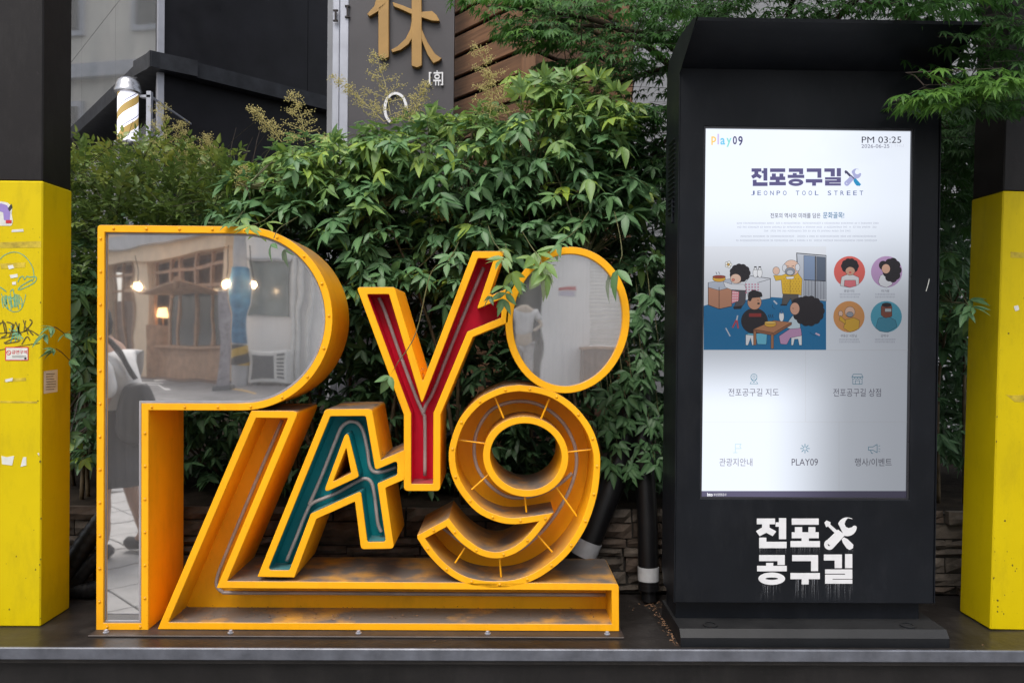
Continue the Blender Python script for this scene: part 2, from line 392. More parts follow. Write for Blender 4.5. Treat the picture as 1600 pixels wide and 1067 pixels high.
for i in range(-14, 15):
    for j in range(-14, 15):
        x, y = (i - j) * q * .7071 - .2, (i + j) * q * .7071
        if -5.2 < x < 2.6 and -2.1 < y < YE - .30:
            if slab_me is None:
                o = sb.build('paving_slab', slab_m, pav); o.data.transform(Matrix.Translation((0, 0, ZS))); slab_me = o.data
                o.location = (x, y, 0); continue
            o = bpy.data.objects.new('paving_slab', slab_me); COL.objects.link(o); o.parent = pav; o.location = (x, y, random.uniform(-.002, .002))

# stone ledge wall behind the sign: every stone a piece of its own
sw = empty('stone_wall', (0, 3.02, 0), 'low wall of rough stacked brown stone behind the yellow letters', 'stone wall')
MB().bb((-2.6, 3.035, 0), (2.8, 3.08, .31)).build('mortar_core', M['mortar'], sw)
z = 0.0; row = 0
while z < .30:
    h = random.choice([.034, .042, .05, .06]); h = min(h, .325 - z)
    x = -2.55 - random.random() * .2
    while x < 2.75:
        w = random.uniform(.10, .30)
        mb = MB(); d = random.uniform(.012, .038)
        nX = 4; vs = []
        for k in range(nX + 1):
            xx = x + .004 + (w - .008) * k / nX
            for zz in (z + .003, z + h * .5, z + h - .003):
                e = .012 if (k in (0, nX) or zz != z + h * .5) else 0
                vs.append((xx, 3.035 - d + e + random.uniform(-.006, .006), zz + random.uniform(-.002, .002)))
        n0 = len(vs); vs += [(x + .004, 3.04, z + .003), (x + w - .004, 3.04, z + .003), (x + w - .004, 3.04, z + h - .003), (x + .004, 3.04, z + h - .003)]
        fs = []
        for k in range(nX):
            for r_ in range(2): a = k * 3 + r_; fs.append((a, a + 3, a + 4, a + 1))
        bot = [k * 3 for k in range(nX + 1)]; top = [k * 3 + 2 for k in range(nX + 1)]
        fs.append(tuple(reversed(bot)) + (n0, n0 + 1)); fs.append(tuple(top) + (n0 + 2, n0 + 3))
        fs.append((0, 1, 2, n0 + 3, n0)); fs.append((nX * 3 + 2, nX * 3 + 1, nX * 3, n0 + 1, n0 + 2))
        mb.add(vs, fs); mb.build('stone', random.choice([M['stone'], M['stone'], M['stone2']]), sw); x += w
    z += h; row += 1

# ------------------------------------------------------------------ pillars
def pillar(name, label, x0, x1, Yf, Yb, zsplit, lean, side):
    p = empty(name, ((x0 + x1) / 2, (Yf + Yb) / 2, 0), label, 'pillar', None)
    MB().bb((x0, Yf, 0), (x1, Yb, zsplit), bev=.004).build('yellow_sleeve', M['pillar_yellow'], p)
    MB().bb((x0 + .002, Yf + .002, zsplit), (x1 - .002, Yb - .002, 3.3), bev=.004).build('black_shaft', M['pillar_black'], p)
    return p
Yp = 2.66
xl1 = at(64.5, 700, Yp).x
zl = at(64, 283, Yp).z
pl = pillar('painted_pillar', 'black and yellow square pillar scrawled with teal and olive graffiti', xl1 - .20, xl1, Yp, Yp + .18, zl, 0, 1)
xr0 = at(1552, 640, Yp).x
zr = at(1562, 299, Yp).z
pr = pillar('painted_pillar', 'black and yellow square pillar free of graffiti next to the display kiosk', xr0, xr0 + .22, Yp, Yp + .18, zr, 0, -1)
pr.rotation_euler = (0, R(.9), 0)
def on_front(mb, pts, Y, m=0, t=.0006):
    mb.plate(pts, [], front(Y - t), t, 0, m)
def ribbon(mb, pts, w, Y, m=0, smooth=True):
    """felt-pen stroke on the plane y = Y"""
    P = [Vector((x, y, 0)) for x, y in pts]; P = catmull(P, 5) if smooth and len(P) > 2 else P
    L, Rr = [], []
    for i, p in enumerate(P):
        t = (P[min(i + 1, len(P) - 1)] - P[max(i - 1, 0)]); t = t.normalized() if t.length > 0 else Vector((1, 0, 0))
        nn = Vector((-t.y, t.x, 0)) * (w / 2 * random.uniform(.7, 1.2)); L.append(p + nn); Rr.append(p - nn)
    v = [at(p.x, p.y, Y - .0007) for p in L + Rr]; k = len(L)
    mb.add(v, [(i, i + 1, k + i + 1, k + i) for i in range(k - 1)], m)
g = MB()
ribbon(g, [(-14, 460), (-8, 420), (4, 401), (22, 394), (38, 400), (50, 416), (53, 432), (50, 440)], 1.3, Yp)
ribbon(g, [(28, 441), (31, 434), (36, 432), (38, 437), (42, 432), (46, 433), (56, 433), (53, 442), (30, 453), (33, 447), (50, 437)], 1.6, Yp)
ribbon(g, [(-8, 445), (2, 450), (10, 456)], 1.8, Yp)
for k in range(13):
    x = 4 + k * 2.4; ribbon(g, [(x - 1, 462 + random.uniform(-3, 4)), (x + random.uniform(-1, 2), 472), (x + 1.2, 480 + random.uniform(-6, 5))], 1.7, Yp)
ribbon(g, [(2, 458), (8, 478), (20, 487), (32, 484), (38, 470), (40, 460)], 1.2, Yp)
ribbon(g, [(16, 456), (20, 452), (22, 462), (18, 466), (16, 458)], 1.4, Yp)
for k in range(6): ribbon(g, [(14 + k * 3, 512 + random.uniform(-6, 4)), (20 + k * 2, 522), (16 + k * 4, 530 + random.uniform(-3, 6))], 1.7, Yp)
g.build('teal_graffiti', M['ink_teal'], pl)
g = MB()
tagp = [[(-6, 512), (6, 503), (10, 522), (2, 527)], [(4, 500), (8, 520)], [(10, 503), (20, 508), (14, 528)], [(22, 506), (18, 526)], [(24, 503), (33, 524)], [(30, 505), (28, 524)],
        [(36, 500), (44, 523)], [(40, 501), (38, 518), (50, 504), (46, 499)], [(42, 512), (52, 524)], [(-6, 530), (20, 525), (44, 516), (60, 524)], [(-6, 521), (12, 520), (30, 518)],
        [(34, 538), (42, 526), (47, 532)], [(6, 536), (22, 529), (30, 533), (8, 537)]]
for t in tagp: ribbon(g, t, 2.0, Yp)
ribbon(g, [(-6, 548), (30, 541), (62, 536)], 1.3, Yp)
g.build('olive_graffiti', M['ink_dark'], pl)
def rect(x0, y0, x1, y1): return [(x0, y0), (x1, y0), (x1, y1), (x0, y1)]

# text: outlines come from Blender's own built-in font
_txt = []
def text_mesh(body, bold=0.0):
    c = bpy.data.curves.new('lettering', 'FONT'); c.body = body; c.offset = bold; c.resolution_u = 3
    o = bpy.data.objects.new('lettering', c); COL.objects.link(o); bpy.context.view_layer.update()
    me = bpy.data.meshes.new_from_object(o.evaluated_get(bpy.context.evaluated_depsgraph_get()))
    V = [(v.co.x, v.co.y) for v in me.vertices]; Fa = [tuple(p.vertices) for p in me.polygons]
    COL.objects.unlink(o); bpy.data.objects.remove(o); bpy.data.curves.remove(c); bpy.data.meshes.remove(me)
    return V, Fa
def put_text(body, box, bold=0.0):
    V, Fa = text_mesh(body, bold); x0 = min(v[0] for v in V); x1 = max(v[0] for v in V); y0 = min(v[1] for v in V); y1 = max(v[1] for v in V)
    X0, Y0, X1, Y1 = box
    return [(X0 + (v[0] - x0) / (x1 - x0) * (X1 - X0), Y1 - (v[1] - y0) / (y1 - y0) * (Y1 - Y0)) for v in V], Fa

# no-smoking sticker, purple-and-white sticker, tape residue and paper scraps on the graffiti pillar
st = MB(); on_front(st, fillet(rect(8, 542, 44.5, 563.5), 1), Yp, 0, .0008); on_front(st, rect(9.6, 543.6, 43, 562), Yp, 1, .0012)
V, Fa = put_text('금연구역', (18.5, 547, 42, 553), .01); st.add([at(x, y, Yp - .0016) for x, y in V], Fa, 0)
st.plate(ell(13.5, 551, 3.6, 3.8, 20), [ell(13.5, 551, 2.6, 2.8, 20)], front(Yp - .0016), .0003, 0, 0); ribbon(st, [(11.2, 549), (15.8, 553)], .9, Yp - .001, 0, False)
for yy in (556, 558): on_front(st, rect(19, yy, 41, yy + .7), Yp - .0008, 2)
on_front(st, rect(38, 558.6, 41.5, 561.6), Yp - .0008, 2)
st.build('no_smoking_sticker', [M['ink_red'], M['paper'], M['ink_black']], pl)
st = MB(); on_front(st, fillet([(-14, 318), (2, 315), (12, 317), (19, 324), (18, 334), (20, 346), (18, 353), (-14, 353)], 3), Yp, 0, .0008)
on_front(st, fillet([(-14, 321), (2, 318), (11, 321), (16, 332), (15, 347), (6, 344), (5, 332), (-2, 330), (-4, 348), (-14, 350)], 2), Yp, 1, .0012)
on_front(st, fillet([(12, 326), (18, 318), (19, 325), (15, 331)], 1), Yp, 2, .0012); on_front(st, rect(9, 344, 18, 349), Yp, 3, .0016)
st.build('purple_sticker', [M['paper'], M['ink_purple'], M['ink_black'], M['ink_red']], pl)
tp = MB()
on_front(tp, [(-14, 379), (64, 377), (64, 387), (-14, 388)], Yp, 0, .0005)
on_front(tp, [(0, 412), (40, 410), (39, 418), (2, 420)], Yp, 0, .0005)
on_front(tp, [(-14, 626), (58, 627), (58, 630), (-14, 629)], Yp, 0, .0005)
on_front(tp, [(6, 592), (40, 590), (41, 595), (6, 597)], Yp, 0, .0005)
tp.build('tape_residue', M['tape'], pl)
sc = MB()
for P_ in ([(19, 359), (36, 358), (37, 362), (18, 363)], [(12, 415), (20, 414), (22, 419), (14, 421)], [(15, 430), (27, 428), (28, 433), (17, 435)], [(19, 441), (25, 440), (25, 445), (19, 445)],
           [(2, 712), (10, 714), (22, 712), (19, 727), (3, 725)], [(36, 714), (41, 714), (41, 727), (32, 729)], [(8, 593), (20, 590), (19, 595), (9, 597)], [(58, 708), (61, 707), (61, 712)]):
    on_front(sc, P_, Yp, 0, .001)
sc.build('paper_scrap', M['paper'], pl)
nb = MB()
def side_pt(y_px, u):                      # on the pillar's right flank, u = 0 front .. 1 back
    return Vector((xl1 + .0008, Yp + .18 * u, at(64 + 40 * u, y_px, Yp + .18 * u).z))
A_ = [side_pt(580, .06), side_pt(577, .52), side_pt(612, .52), side_pt(615, .06)]
nb.add(A_ + [p - Vector((.0008, 0, 0)) for p in A_], [(0, 1, 2, 3)], 0)
for k in range(7):
    yy = 584 + k * 4; a, b = side_pt(yy, .13), side_pt(yy - .6, random.uniform(.36, .46)); e = Vector((.0006, 0, 0)); d = Vector((0, 0, .002))
    nb.add([a + e, b + e, b + e - d, a + e - d], [(0, 1, 2, 3)], 1)
nb.build('paper_notice', [M['paper'], M['ink_black']], pl)
tp = MB(); ring = [(1570, 394), (1612, 396), (1612, 404), (1570, 403)]
on_front(tp, [(1566, 617), (1574, 618), (1612, 616), (1612, 629), (1580, 628)], Yp, 0, .0005); on_front(tp, ring, Yp, 0, .0005)
tp.build('tape_residue', M['tape'], pr)
sc = MB(); on_front(sc, fillet([(1576, 479), (1583, 477), (1585, 484), (1579, 487)], 1), Yp, 0, .001); sc.build('paper_scrap', M['paper'], pr)
for o in (c for c in pr.children): pass

for pp_, xs_, ed in ((pl, (-12, 63), 64.2), (pr, (1556, 1600), 1551)):
    ch = MB()
    for k in range(26):
        y = random.choice([random.uniform(310, 960), random.uniform(860, 970)]); x = ed + random.uniform(-2.5, 0) * (1 if pp_ is pl else -1) if k % 3 == 0 else random.uniform(*xs_); r_ = random.uniform(.5, 1.7)
        on_front(ch, [(x + r_ * random.uniform(.5, 1.3) * math.cos(t), y + r_ * random.uniform(.5, 1.6) * math.sin(t)) for t in np.linspace(0, 5.4, 7)], Yp, 0, .0004)
    o = ch.build('paint_chips', M['ink_dark'], pp_); o['kind'] = 'stuff'

# ------------------------------------------------------------------ the big letter sign
YS, DEP = 2.62, 0.29
sg = empty('letter_sign', (at(560, 984, YS).x, YS + DEP / 2, 0), 'large yellow box letters spelling PLAY09 with mirror faces and dead neon tubes', 'sign')
pa = at(137, 990, 2.57); MB().bb((at(137, 990, 2.57).x, 2.57, 0), (at(976, 990, 2.57).x, 2.95, .006), bev=.002).build('footing_plate', M['rust'], sg)
bn = MB()
for px in (165, 360, 560, 762, 949):
    p = at(px, 986, 2.595); bn.lathe((p.x, 2.598, .006), [(.010, 0), (.010, .002), (.0062, .002), (.0062, .008), (.003, .0095)], 8)
bn.build('anchor_bolts', M['alu'], sg)['kind'] = 'stuff'
RIM = 11.3
MB.k = 1 / 475.0
def letter(name, outer, holes, inner_col, panel_depth, label, holes_in=None, inner_holes=None):
    """outer: filleted outline, holes: rims of counters.  Front rim, flank and inner wall are one sheet-metal frame"""
    L = MB()
    pin = outer['in']
    L.plate(outer['out'], [pin], front(YS), DEP, .8)
    for ho, hi in holes: L.plate(ho, [hi], front(YS), DEP, .8)
    part = L.build(name, M['yellow'], sg, smooth=True, angle=32); part['label'] = label
    if inner_col:
        Li = MB(); li = grow(pin, .45); z1 = panel_depth + .002
        n = len(li); v = [front(YS)(x, y, .0035) for x, y in li] + [front(YS)(x, y, z1) for x, y in li]
        Li.add(v, [(i, (i + 1) % n, n + (i + 1) % n, n + i) for i in range(n)])
        for ho, hi in holes:
            lo = grow(ho, -.45); n = len(lo); v = [front(YS)(x, y, .0035) for x, y in lo] + [front(YS)(x, y, z1) for x, y in lo]
            Li.add(v, [((i + 1) % n, i, n + i, n + (i + 1) % n) for i in range(n)])
        Li.build('inner_wall', inner_col, part, smooth=True, angle=32)
    return part
def outline(raw, rad, rim, rad_in=1.0, arc=False):
    o = fillet(raw, rad) if not arc else list(raw)
    src = ccw([p[:2] for p in raw], True); i = inset(src, rim)
    return {'out': o, 'in': fillet(i, rad_in) if rad_in and not arc else i}
def panel(part, name, loop, holes, depth, m, th=.004):
    P = MB(); P.plate(loop, holes, front(YS + depth), th, 0); return P.build(name, m, part)
def rivets(part, path, step, off=0):
    rv = MB(); P = [Vector((x, y, 0)) for x, y in path]; acc = off
    for i in range(len(P)):
        a, b = P[i], P[(i + 1) % len(P)]; d = (b - a).length; s = 0
        while acc <= d:
            q_ = a + (b - a) * (acc / d if d else 0); c = at(q_.x, q_.y, YS)
            rv.lathe(c, [(.0050, 0), (.0047, .0018), (.003, .0036), (.001, .0042)], 8, axis=Matrix(((1, 0, 0), (0, 0, -1), (0, 1, 0)))); acc += step
        acc -= d
    o = rv.build('rivets', M['yellow'], part); o['kind'] = 'stuff'
def neon(part, pts, Y, r=.0075, name='neon_tube'):
    P = catmull([at(x, y, Y) for x, y in pts], 6)
    MB().tube(P, r, 8).build(name, M['neon'], part, smooth=True)

# P
bowl = [(378 + 141.5 * math.sin(t), 497.5 - 143.8 * math.cos(t)) for t in np.linspace(0, math.pi, 40)]
Praw = [(152, 351.5)] + bowl + [(232, 641), (231.5, 984), (150, 984)]
Pout = fillet([(152, 351.5, 6)] + [(x, y, 0) for x, y in bowl] + [(232, 641, 0), (231.5, 984, 1), (150, 984, 1)], 0)
Pin = inset(ccw(Praw), RIM)
P_ = letter('letter_p', {'out': Pout, 'in': Pin}, [], None, 0, 'tall letter P with a scuffed mirror face and riveted rim')
panel(P_, 'mirror_panel', grow(Pin, .2), [], .014, M['mirror'])
gk = MB(); gk.plate(grow(Pin, .3), [grow(Pin, 3.4)], front(YS + .0105), .0035, 0); gk.build('sealant_strip', M['gasket'], P_)
rivets(P_, inset(ccw(Praw), 5.4), 51.5, 20)
# 0
o_raw = ell(887, 500, 97, 114.4, 72, 4.0 * -1)
o_in = grow(o_raw, 11.2)
O_ = letter('digit_zero', {'out': o_raw, 'in': o_in}, [], None, 0, 'tilted oval digit 0 with a plain mirror face')
panel(O_, 'mirror_panel', grow(o_in, .2), [], .014, M['mirror2'])
# L
Lraw = [(392.5, 641.5, 3), (467, 642, 7), (355, 907.5, 1), (967, 911, 8), (967.5, 986, 1), (246, 983, 1)]
L_ = letter('letter_l', outline(Lraw, 2, RIM, 1.2), [], None, 0, 'leaning letter L whose long foot carries the other letters')
lin = outline(Lraw, 2, RIM, 1.2)['in']
panel(L_, 'back_panel', grow(lin, -.2), [], .147, M['yellow'])
neon(L_, [(441, 656), (400, 752), (352, 868), (341, 897), (338.5, 913), (347, 923.5), (365, 925.5), (500, 926), (700, 927.5), (946, 929)], YS + .10, .0065)
# A
Araw = [(508.5, 639, 7), (581, 638.5, 7), (595, 718.5, 1), (632, 702.5, 0), (632, 749, 0), (602, 762, 4), (616, 857, 6), (564, 858, 6), (554.5, 783.5, 1), (494.5, 810.5, 1), (460, 902, 1), (402, 901, 1)]
ho = fillet([(542.3, 670), (561, 745), (505, 770.5)], 5); hi = fillet([(541, 699.5), (548.5, 738.5), (520.5, 752)], .6)
Ain = inset(ccw([p[:2] for p in Araw]), RIM)
ao = outline(Araw, 2, RIM, 4)
A_ = letter('letter_a', ao, [(ho, hi)], M['teal'], .08, 'letter A with a teal inside and looping dead tubes')
panel(A_, 'back_panel', grow(ao['in'], -.2), [grow(ho, .3)], .08, M['teal'])
neon(A_, [(448, 876), (463, 840), (480, 798), (490, 785), (522, 772), (556, 753), (571, 747.5), (581, 755), (586, 778), (590.5, 816), (596, 831)], YS + .055, .0065)
neon(A_, [(483, 788), (490, 773), (505, 738), (525.5, 686), (534, 667), (546, 658.5), (559, 661), (567.7, 674), (574.4, 704), (578, 728), (585, 737), (598, 736.5), (620, 729)], YS + .055, .0065)
# Y
Yraw = [(557, 448.5, 5), (616, 448.5, 4), (660.5, 597, 2), (739, 392.5, 3), (788, 392.5, 3), (764, 463, 4), (797, 449, 0), (794, 504, 0), (739, 526.5, 1), (688.5, 647.5, 1), (688, 767, 7), (631, 767, 7), (631, 648, 1)]
yo = outline(Yraw, 2, RIM, 2)
Y_ = letter('letter_y', yo, [], M['red'], .09, 'letter Y with a red inside and a forked dead tube')
panel(Y_, 'back_panel', grow(yo['in'], -.2), [], .09, M['red'])
neon(Y_, [(592, 465), (602, 488), (626, 556), (651, 622), (661, 645), (664, 660), (664, 743)], YS + .06, .0065)
neon(Y_, [(756, 418), (726, 489), (698, 559), (677, 612), (666, 632), (662, 645)], YS + .06, .0065)
# 9
n_out = [(810.7, 601), (780.6, 606), (746, 623.4), (718, 654.7), (704, 691), (701.2, 715), (705, 741), (718, 769), (744, 799), (776, 815), (806, 819)]
n_low = [(827.5, 833), (809, 850), (790, 859.5), (772, 862), (752, 857), (730, 842.5), (715, 827.5)]
n_end = [(652, 841), (668, 865), (690.6, 889), (715, 906), (742, 915), (775, 918), (812, 914), (846, 900), (880, 874), (903, 846), (921, 812), (934, 768), (938, 723.7), (935, 697), (923, 665.5), (899, 635), (869, 613.7), (841, 604.5)]
sm = lambda L: [(p.x, p.y) for p in catmull([(x, y, 0) for x, y in L], 4)]
Nraw = sm(n_out + [(842, 814.5)]) + sm([(842, 814.5)] + n_low + [(701, 809.5)])[1:] + [(652, 836)] + sm(n_end + [(810.7, 601)])[:-1]
nin = inset(ccw(Nraw), 10.3, 4)
no, ni = ell(821.5, 713.3, 66.8, 63, 56, 2), ell(821.8, 713.3, 56, 52, 56, 2)
N_ = letter('digit_nine', {'out': Nraw, 'in': nin}, [(no, ni)], None, 0, 'round digit 9 with riveted rim and open struts')
panel(N_, 'back_panel', grow(nin, -.2), [grow(no, .3)], .17, M['yellow'])
npath = inset(ccw(Nraw), 5.2, 4); rivets(N_, npath, 44, 12)
for a, b in (((773, 620), (787, 653)), ((858.5, 623), (845.5, 654)), ((715, 687), (757, 692.5)), ((737, 764.5), (763, 741.5)), ((820, 776), (822.5, 800)), ((869, 761), (901, 806)), ((924, 702), (887, 706)),
             ((840, 836), (863, 862)), ((727, 855), (711, 879)), ((780.5, 872), (783, 901))):
    MB().tube([at(*a, YS + .035), at(*b, YS + .035)], .0032, 6).build('strut', M['yellow'], N_)
neon(N_, [(894, 739), (872, 757), (838, 773), (800, 777), (770, 762), (748, 735), (741, 705), (746, 672), (768, 640), (805, 627), (842, 632), (876, 656), (896, 690), (901, 722), (894, 755), (878, 788), (857, 818), (838, 838), (812, 858), (776, 868), (742, 859), (714, 841), (692, 824)], YS + .10, .0065)
# leaf litter caught in the corners
lt = MB()
def litter(cx, cy, sx, sy, Y0, Y1, n, zf=None):
    for _ in range(n):
        p = at(cx + random.uniform(-sx, sx), cy + random.uniform(-sy, sy), random.uniform(Y0, Y1))
        if zf is not None: p.z = zf + random.uniform(0, .006)
        s = random.uniform(.002, .006); a = random.random() * 6.28
        d1 = Vector((math.cos(a), math.sin(a), random.uniform(-.5, .5))) * s; d2 = Vector((-math.sin(a), math.cos(a), random.uniform(-.5, .5))) * s * .4
        lt.add([p - d1, p + d2, p + d1, p - d2 + Vector((0, 0, .001))], [(0, 1, 2, 3)])
litter(660, 585, 4, 9, YS + .01, YS + .27, 160); litter(606, 712, 10, 6, YS + .02, YS + .25, 120)
zb = at(600, 971.5, YS).z
litter(600, 960, 340, 0, YS + .02, YS + .14, 260, zb)
lt.build('leaf_litter', M['litter'], sg)['kind'] = 'stuff'

# ------------------------------------------------------------------ information kiosk
YK, YKB = 2.585, 2.775
kx0, kx1 = at(1058.5, 520, YK).x, at(1464, 520, YK).x
kz0, kz1 = at(1250, 942, YK).z, at(1250, 109, YK).z
ki = empty('display_kiosk', ((kx0 + kx1) / 2, YKB, 0), 'tall black information kiosk with a lit touch screen and curved hood', 'kiosk')
sx0, sz1 = at(1100.5, 196, YK).x, at(1100, 197, YK).z
sx1, sz0 = at(1424.5, 500, YK).x, at(1260, 780, YK).z
ID = lambda x, z, w: Vector((x, YK + w, z))
MB.k = 1.0
b = MB(); b.plate(rect(kx0, kz0, kx1, kz1), [rect(sx0, sz0, sx1, sz1)], ID, .02, .002)
b.build('front_panel', M['kiosk'], ki)
b = MB(); b.bb((kx0 + .002, YK + .0205, kz0 + .003), (kx1 - .002, YKB, kz1 - .002)); b.build('cabinet', M['kiosk'], ki)
b = MB(); b.plate(rect(sx0 + .0008, sz0 + .0008, sx1 - .0008, sz1 - .0008), [rect(sx0 + .006, sz0 + .006, sx1 - .006, sz1 - .006)], lambda x, z, w: Vector((x, YK + .004 + w, z)), .008, 0)
b.build('bezel', mat('screen_bezel', (.03, .03, .035), .3, .2), ki)
b = MB(); b.bb((kx0 + .012, YK + .035, .05), (kx1 - .03, YKB - .01, kz0 + .003)); b.build('plinth', M['kiosk'], ki)
bz = .052; by0, by1 = 2.505, YKB + .02; bx0, bx1 = at(1063.5, 1008, by0).x, at(1483.5, 1010, by0).x
b = MB(); cr = [(by0, 0), (by0, .030), (by0 + .020, bz), (by1, bz), (by1, 0)]
b.add([(bx0, y, z_) for y, z_ in cr] + [(bx1, y, z_) for y, z_ in cr], [(0, 1, 2, 3, 4), (9, 8, 7, 6, 5)] + [(i, (i + 1) % 5 + 0, (i + 1) % 5 + 5, i + 5) if False else ((i + 1) % 5, i, i + 5, (i + 1) % 5 + 5) for i in range(5)])
b.build('base_plate', M['kiosk_plate'], ki)
for px in (1110, 1419):
    p = at(px, 974, 2.55); MB().lathe((p.x, 2.553, bz), [(.024, 0), (.024, .004), (.016, .0055), (.016, .003), (.004, .003)], 20).build('bolt_cap', M['kiosk_plate'], ki, smooth=True, angle=40)
# hood: curved sheet rising forward with cheeks
yh, zh = 2.36, at(1087, 27, 2.36).z
prof = [(YKB, kz1 - .0), (YKB, kz1 + .03), (YKB - .03, kz1 + .075), (YK, kz1 + .10), (yh + .06, zh + .012), (yh, zh), (yh + .001, zh - .010), (yh + .05, zh - .020), (YK - .05, kz1 + .028), (YK, kz1)]
b = MB(); n = len(prof); tr = tessellate_polygon([[Vector((y, z_, 0)) for y, z_ in prof]])
hx0, hx1 = kx0, kx1
b.add([(hx0, y, z_) for y, z_ in prof] + [(hx1, y, z_) for y, z_ in prof], [(i, (i + 1) % n, (i + 1) % n + n, i + n) for i in range(n)] + [tuple(t) for t in tr] + [tuple(i + n for i in reversed(t)) for t in tr])
b.build('hood', M['kiosk'], ki, smooth=True, angle=40)
for sxx in (kx0 - .0035, kx1 + .0005):
    ck = MB(); pr2 = [(YKB, kz0 + .05), (YKB, kz1 + .03), (YKB - .03, kz1 + .076), (YK, kz1 + .102), (yh + .05, zh + .013), (yh - .004, zh + .001), (YK - .004, kz1 - .02), (YK - .003, kz0 + .002)]
    m_ = len(pr2); tr = tessellate_polygon([[Vector((y, z_, 0)) for y, z_ in pr2]])
    ck.add([(sxx, y, z_) for y, z_ in pr2] + [(sxx + .003, y, z_) for y, z_ in pr2], [(i, (i + 1) % m_, (i + 1) % m_ + m_, i + m_) for i in range(m_)] + [tuple(t) for t in tr] + [tuple(i + m_ for i in reversed(t)) for t in tr])
    ck.build('side_cheek', M['kiosk'], ki)
for k in range(16):                        # louvres on the flank
    z_ = kz1 - .22 - k * .016; MB().box((kx0 - .006, YK + .09, z_), (.005, .09, .005), Matrix.Rotation(R(35), 3, 'Y')).build('vent_louvre', M['kiosk'], ki)
b = MB(); b.bb((kx0 - .010, YK + .06, 1.36), (kx0 - .003, YK + .075, 1.44), bev=.002); b.build('lock_handle', M['kiosk'], ki)

# block lettering (shapes read off the photograph), in one unit cell per syllable
def R4(x0, x1, y0, y1): return ([(x0, y0), (x1, y0), (x1, y1), (x0, y1)], [])
GL = {
 'jeon': ((150, 135, 492, 468), [R4(160, 362, 140, 203), R4(218, 300, 202.5, 241), ([(218, 240), (300, 240), (375, 282), (335, 335), (265, 298), (190, 335), (150, 280)], []), R4(368, 406, 182, 230), R4(405, 485, 135, 368), R4(185, 265, 352, 400), R4(185, 490, 398, 468)]),
 'po': ((533, 135, 860, 468), [R4(548, 847, 140, 208), R4(583, 663, 235, 294), R4(733, 810, 235, 294), R4(548, 847, 292, 358), R4(658, 737, 357, 392), R4(533, 860, 390, 456)]),
 'gong': ((162, 540, 492, 875), [R4(185, 470, 545, 612), R4(390, 470, 611, 655), R4(263, 342, 632, 668), R4(162, 492, 665, 725), (ell(325, 807, 148, 68, 40), [ell(325, 807, 70, 14, 28)])]),
 'gu': ((533, 540, 860, 875), [R4(552, 840, 545, 612), R4(762, 840, 611, 722), R4(533, 860, 745, 812), R4(658, 735, 811, 870)]),
 'gil': ((905, 535, 1220, 870), [R4(905, 1105, 540, 605), R4(1025, 1105, 604, 690), R4(1140, 1220, 535, 690), R4(918, 1220, 705, 751), R4(1140, 1220, 750, 763), R4(918, 1220, 762, 809), R4(918, 1000, 808, 819), R4(918, 1220, 818, 862)]),
}
def jaw():
    o = []
    for t in np.linspace(R(200), R(305), 14): o.append((1165 + 108 * math.cos(t), 235 + 108 * math.sin(t)))      # outer, left and top
    o += [(1170, 135), (1145, 165), (1134, 200), (1148, 232), (1180, 246), (1215, 238), (1240, 218), (1262, 222), (1270, 238)]
    for t in np.linspace(R(10), R(110), 12): o.append((1165 + 104 * math.cos(t), 235 + 100 * math.sin(t)))
    return o
TOOLS = ((905, 130, 1270, 490), {'drv': [([(910, 185), (935, 160), (978, 180), (976, 206), (1052, 272), (1022, 298), (950, 226), (930, 236)], [])], 'grip': [(fillet([(1102, 372), (1126, 346), (1168, 368), (1232, 430), (1226, 470), (1190, 488), (1160, 472), (1116, 410)], 14), [])],
         'wr': [(jaw(), []), ([(1062, 262), (1140, 322), (1006, 470), (925, 396)], []), (ell(965, 430, 57, 57, 28), [ell(965, 428, 18, 18, 16)])]})
def glyph(mb, g, box, to3, th, m=0):
    (x0, y0, x1, y1), polys = g; X0, Y0, X1, Y1 = box
    T = lambda p: (X0 + (p[0] - x0) / (x1 - x0) * (X1 - X0), Y0 + (p[1] - y0) / (y1 - y0) * (Y1 - Y0))
    for k, (o_, hs_) in enumerate(polys): mb.plate([T(p) for p in o_], [[T(p) for p in h] for h in hs_], to3, th + k * .00006 if th > 0 else th, 0, m)
    return mb
zx, zy = 1160, 790; q7 = 7.115
def zb_(b4): return (zx + b4[0] / q7, zy + b4[1] / q7, zx + b4[2] / q7, zy + b4[3] / q7)
fk = lambda off: (lambda x, y, w: at(x, y, YK) + Vector((0, -off + w, 0)))
names = {'jeon': 'lettering', 'po': 'lettering', 'gong': 'lettering', 'gu': 'lettering', 'gil': 'lettering'}
for k in GL:
    mb = MB(); off = .0012
    (x0, y0, x1, y1), polys = GL[k]
    for i, (o_, hs_) in enumerate(polys):
        T = lambda p: (zx + p[0] / q7, zy + p[1] / q7)
        mb.plate([T(p) for p in o_], [[T(p) for p in h] for h in hs_], fk(off + i * .00005), off, 0)
    mb.build('lettering', M['vinyl'], ki)
mb = MB()
for i, key in enumerate(('wr', 'drv', 'grip')):
    for j, (o_, hs_) in enumerate(TOOLS[1][key]): mb.plate([(zx + p[0] / q7, zy + p[1] / q7) for p in o_], [[(zx + p[0] / q7, zy + p[1] / q7) for p in h] for h in hs_], fk(.0012 + i * .00012 + j * .00004), .001, 0)
mb.build('tool_emblem', M['vinyl'], ki)
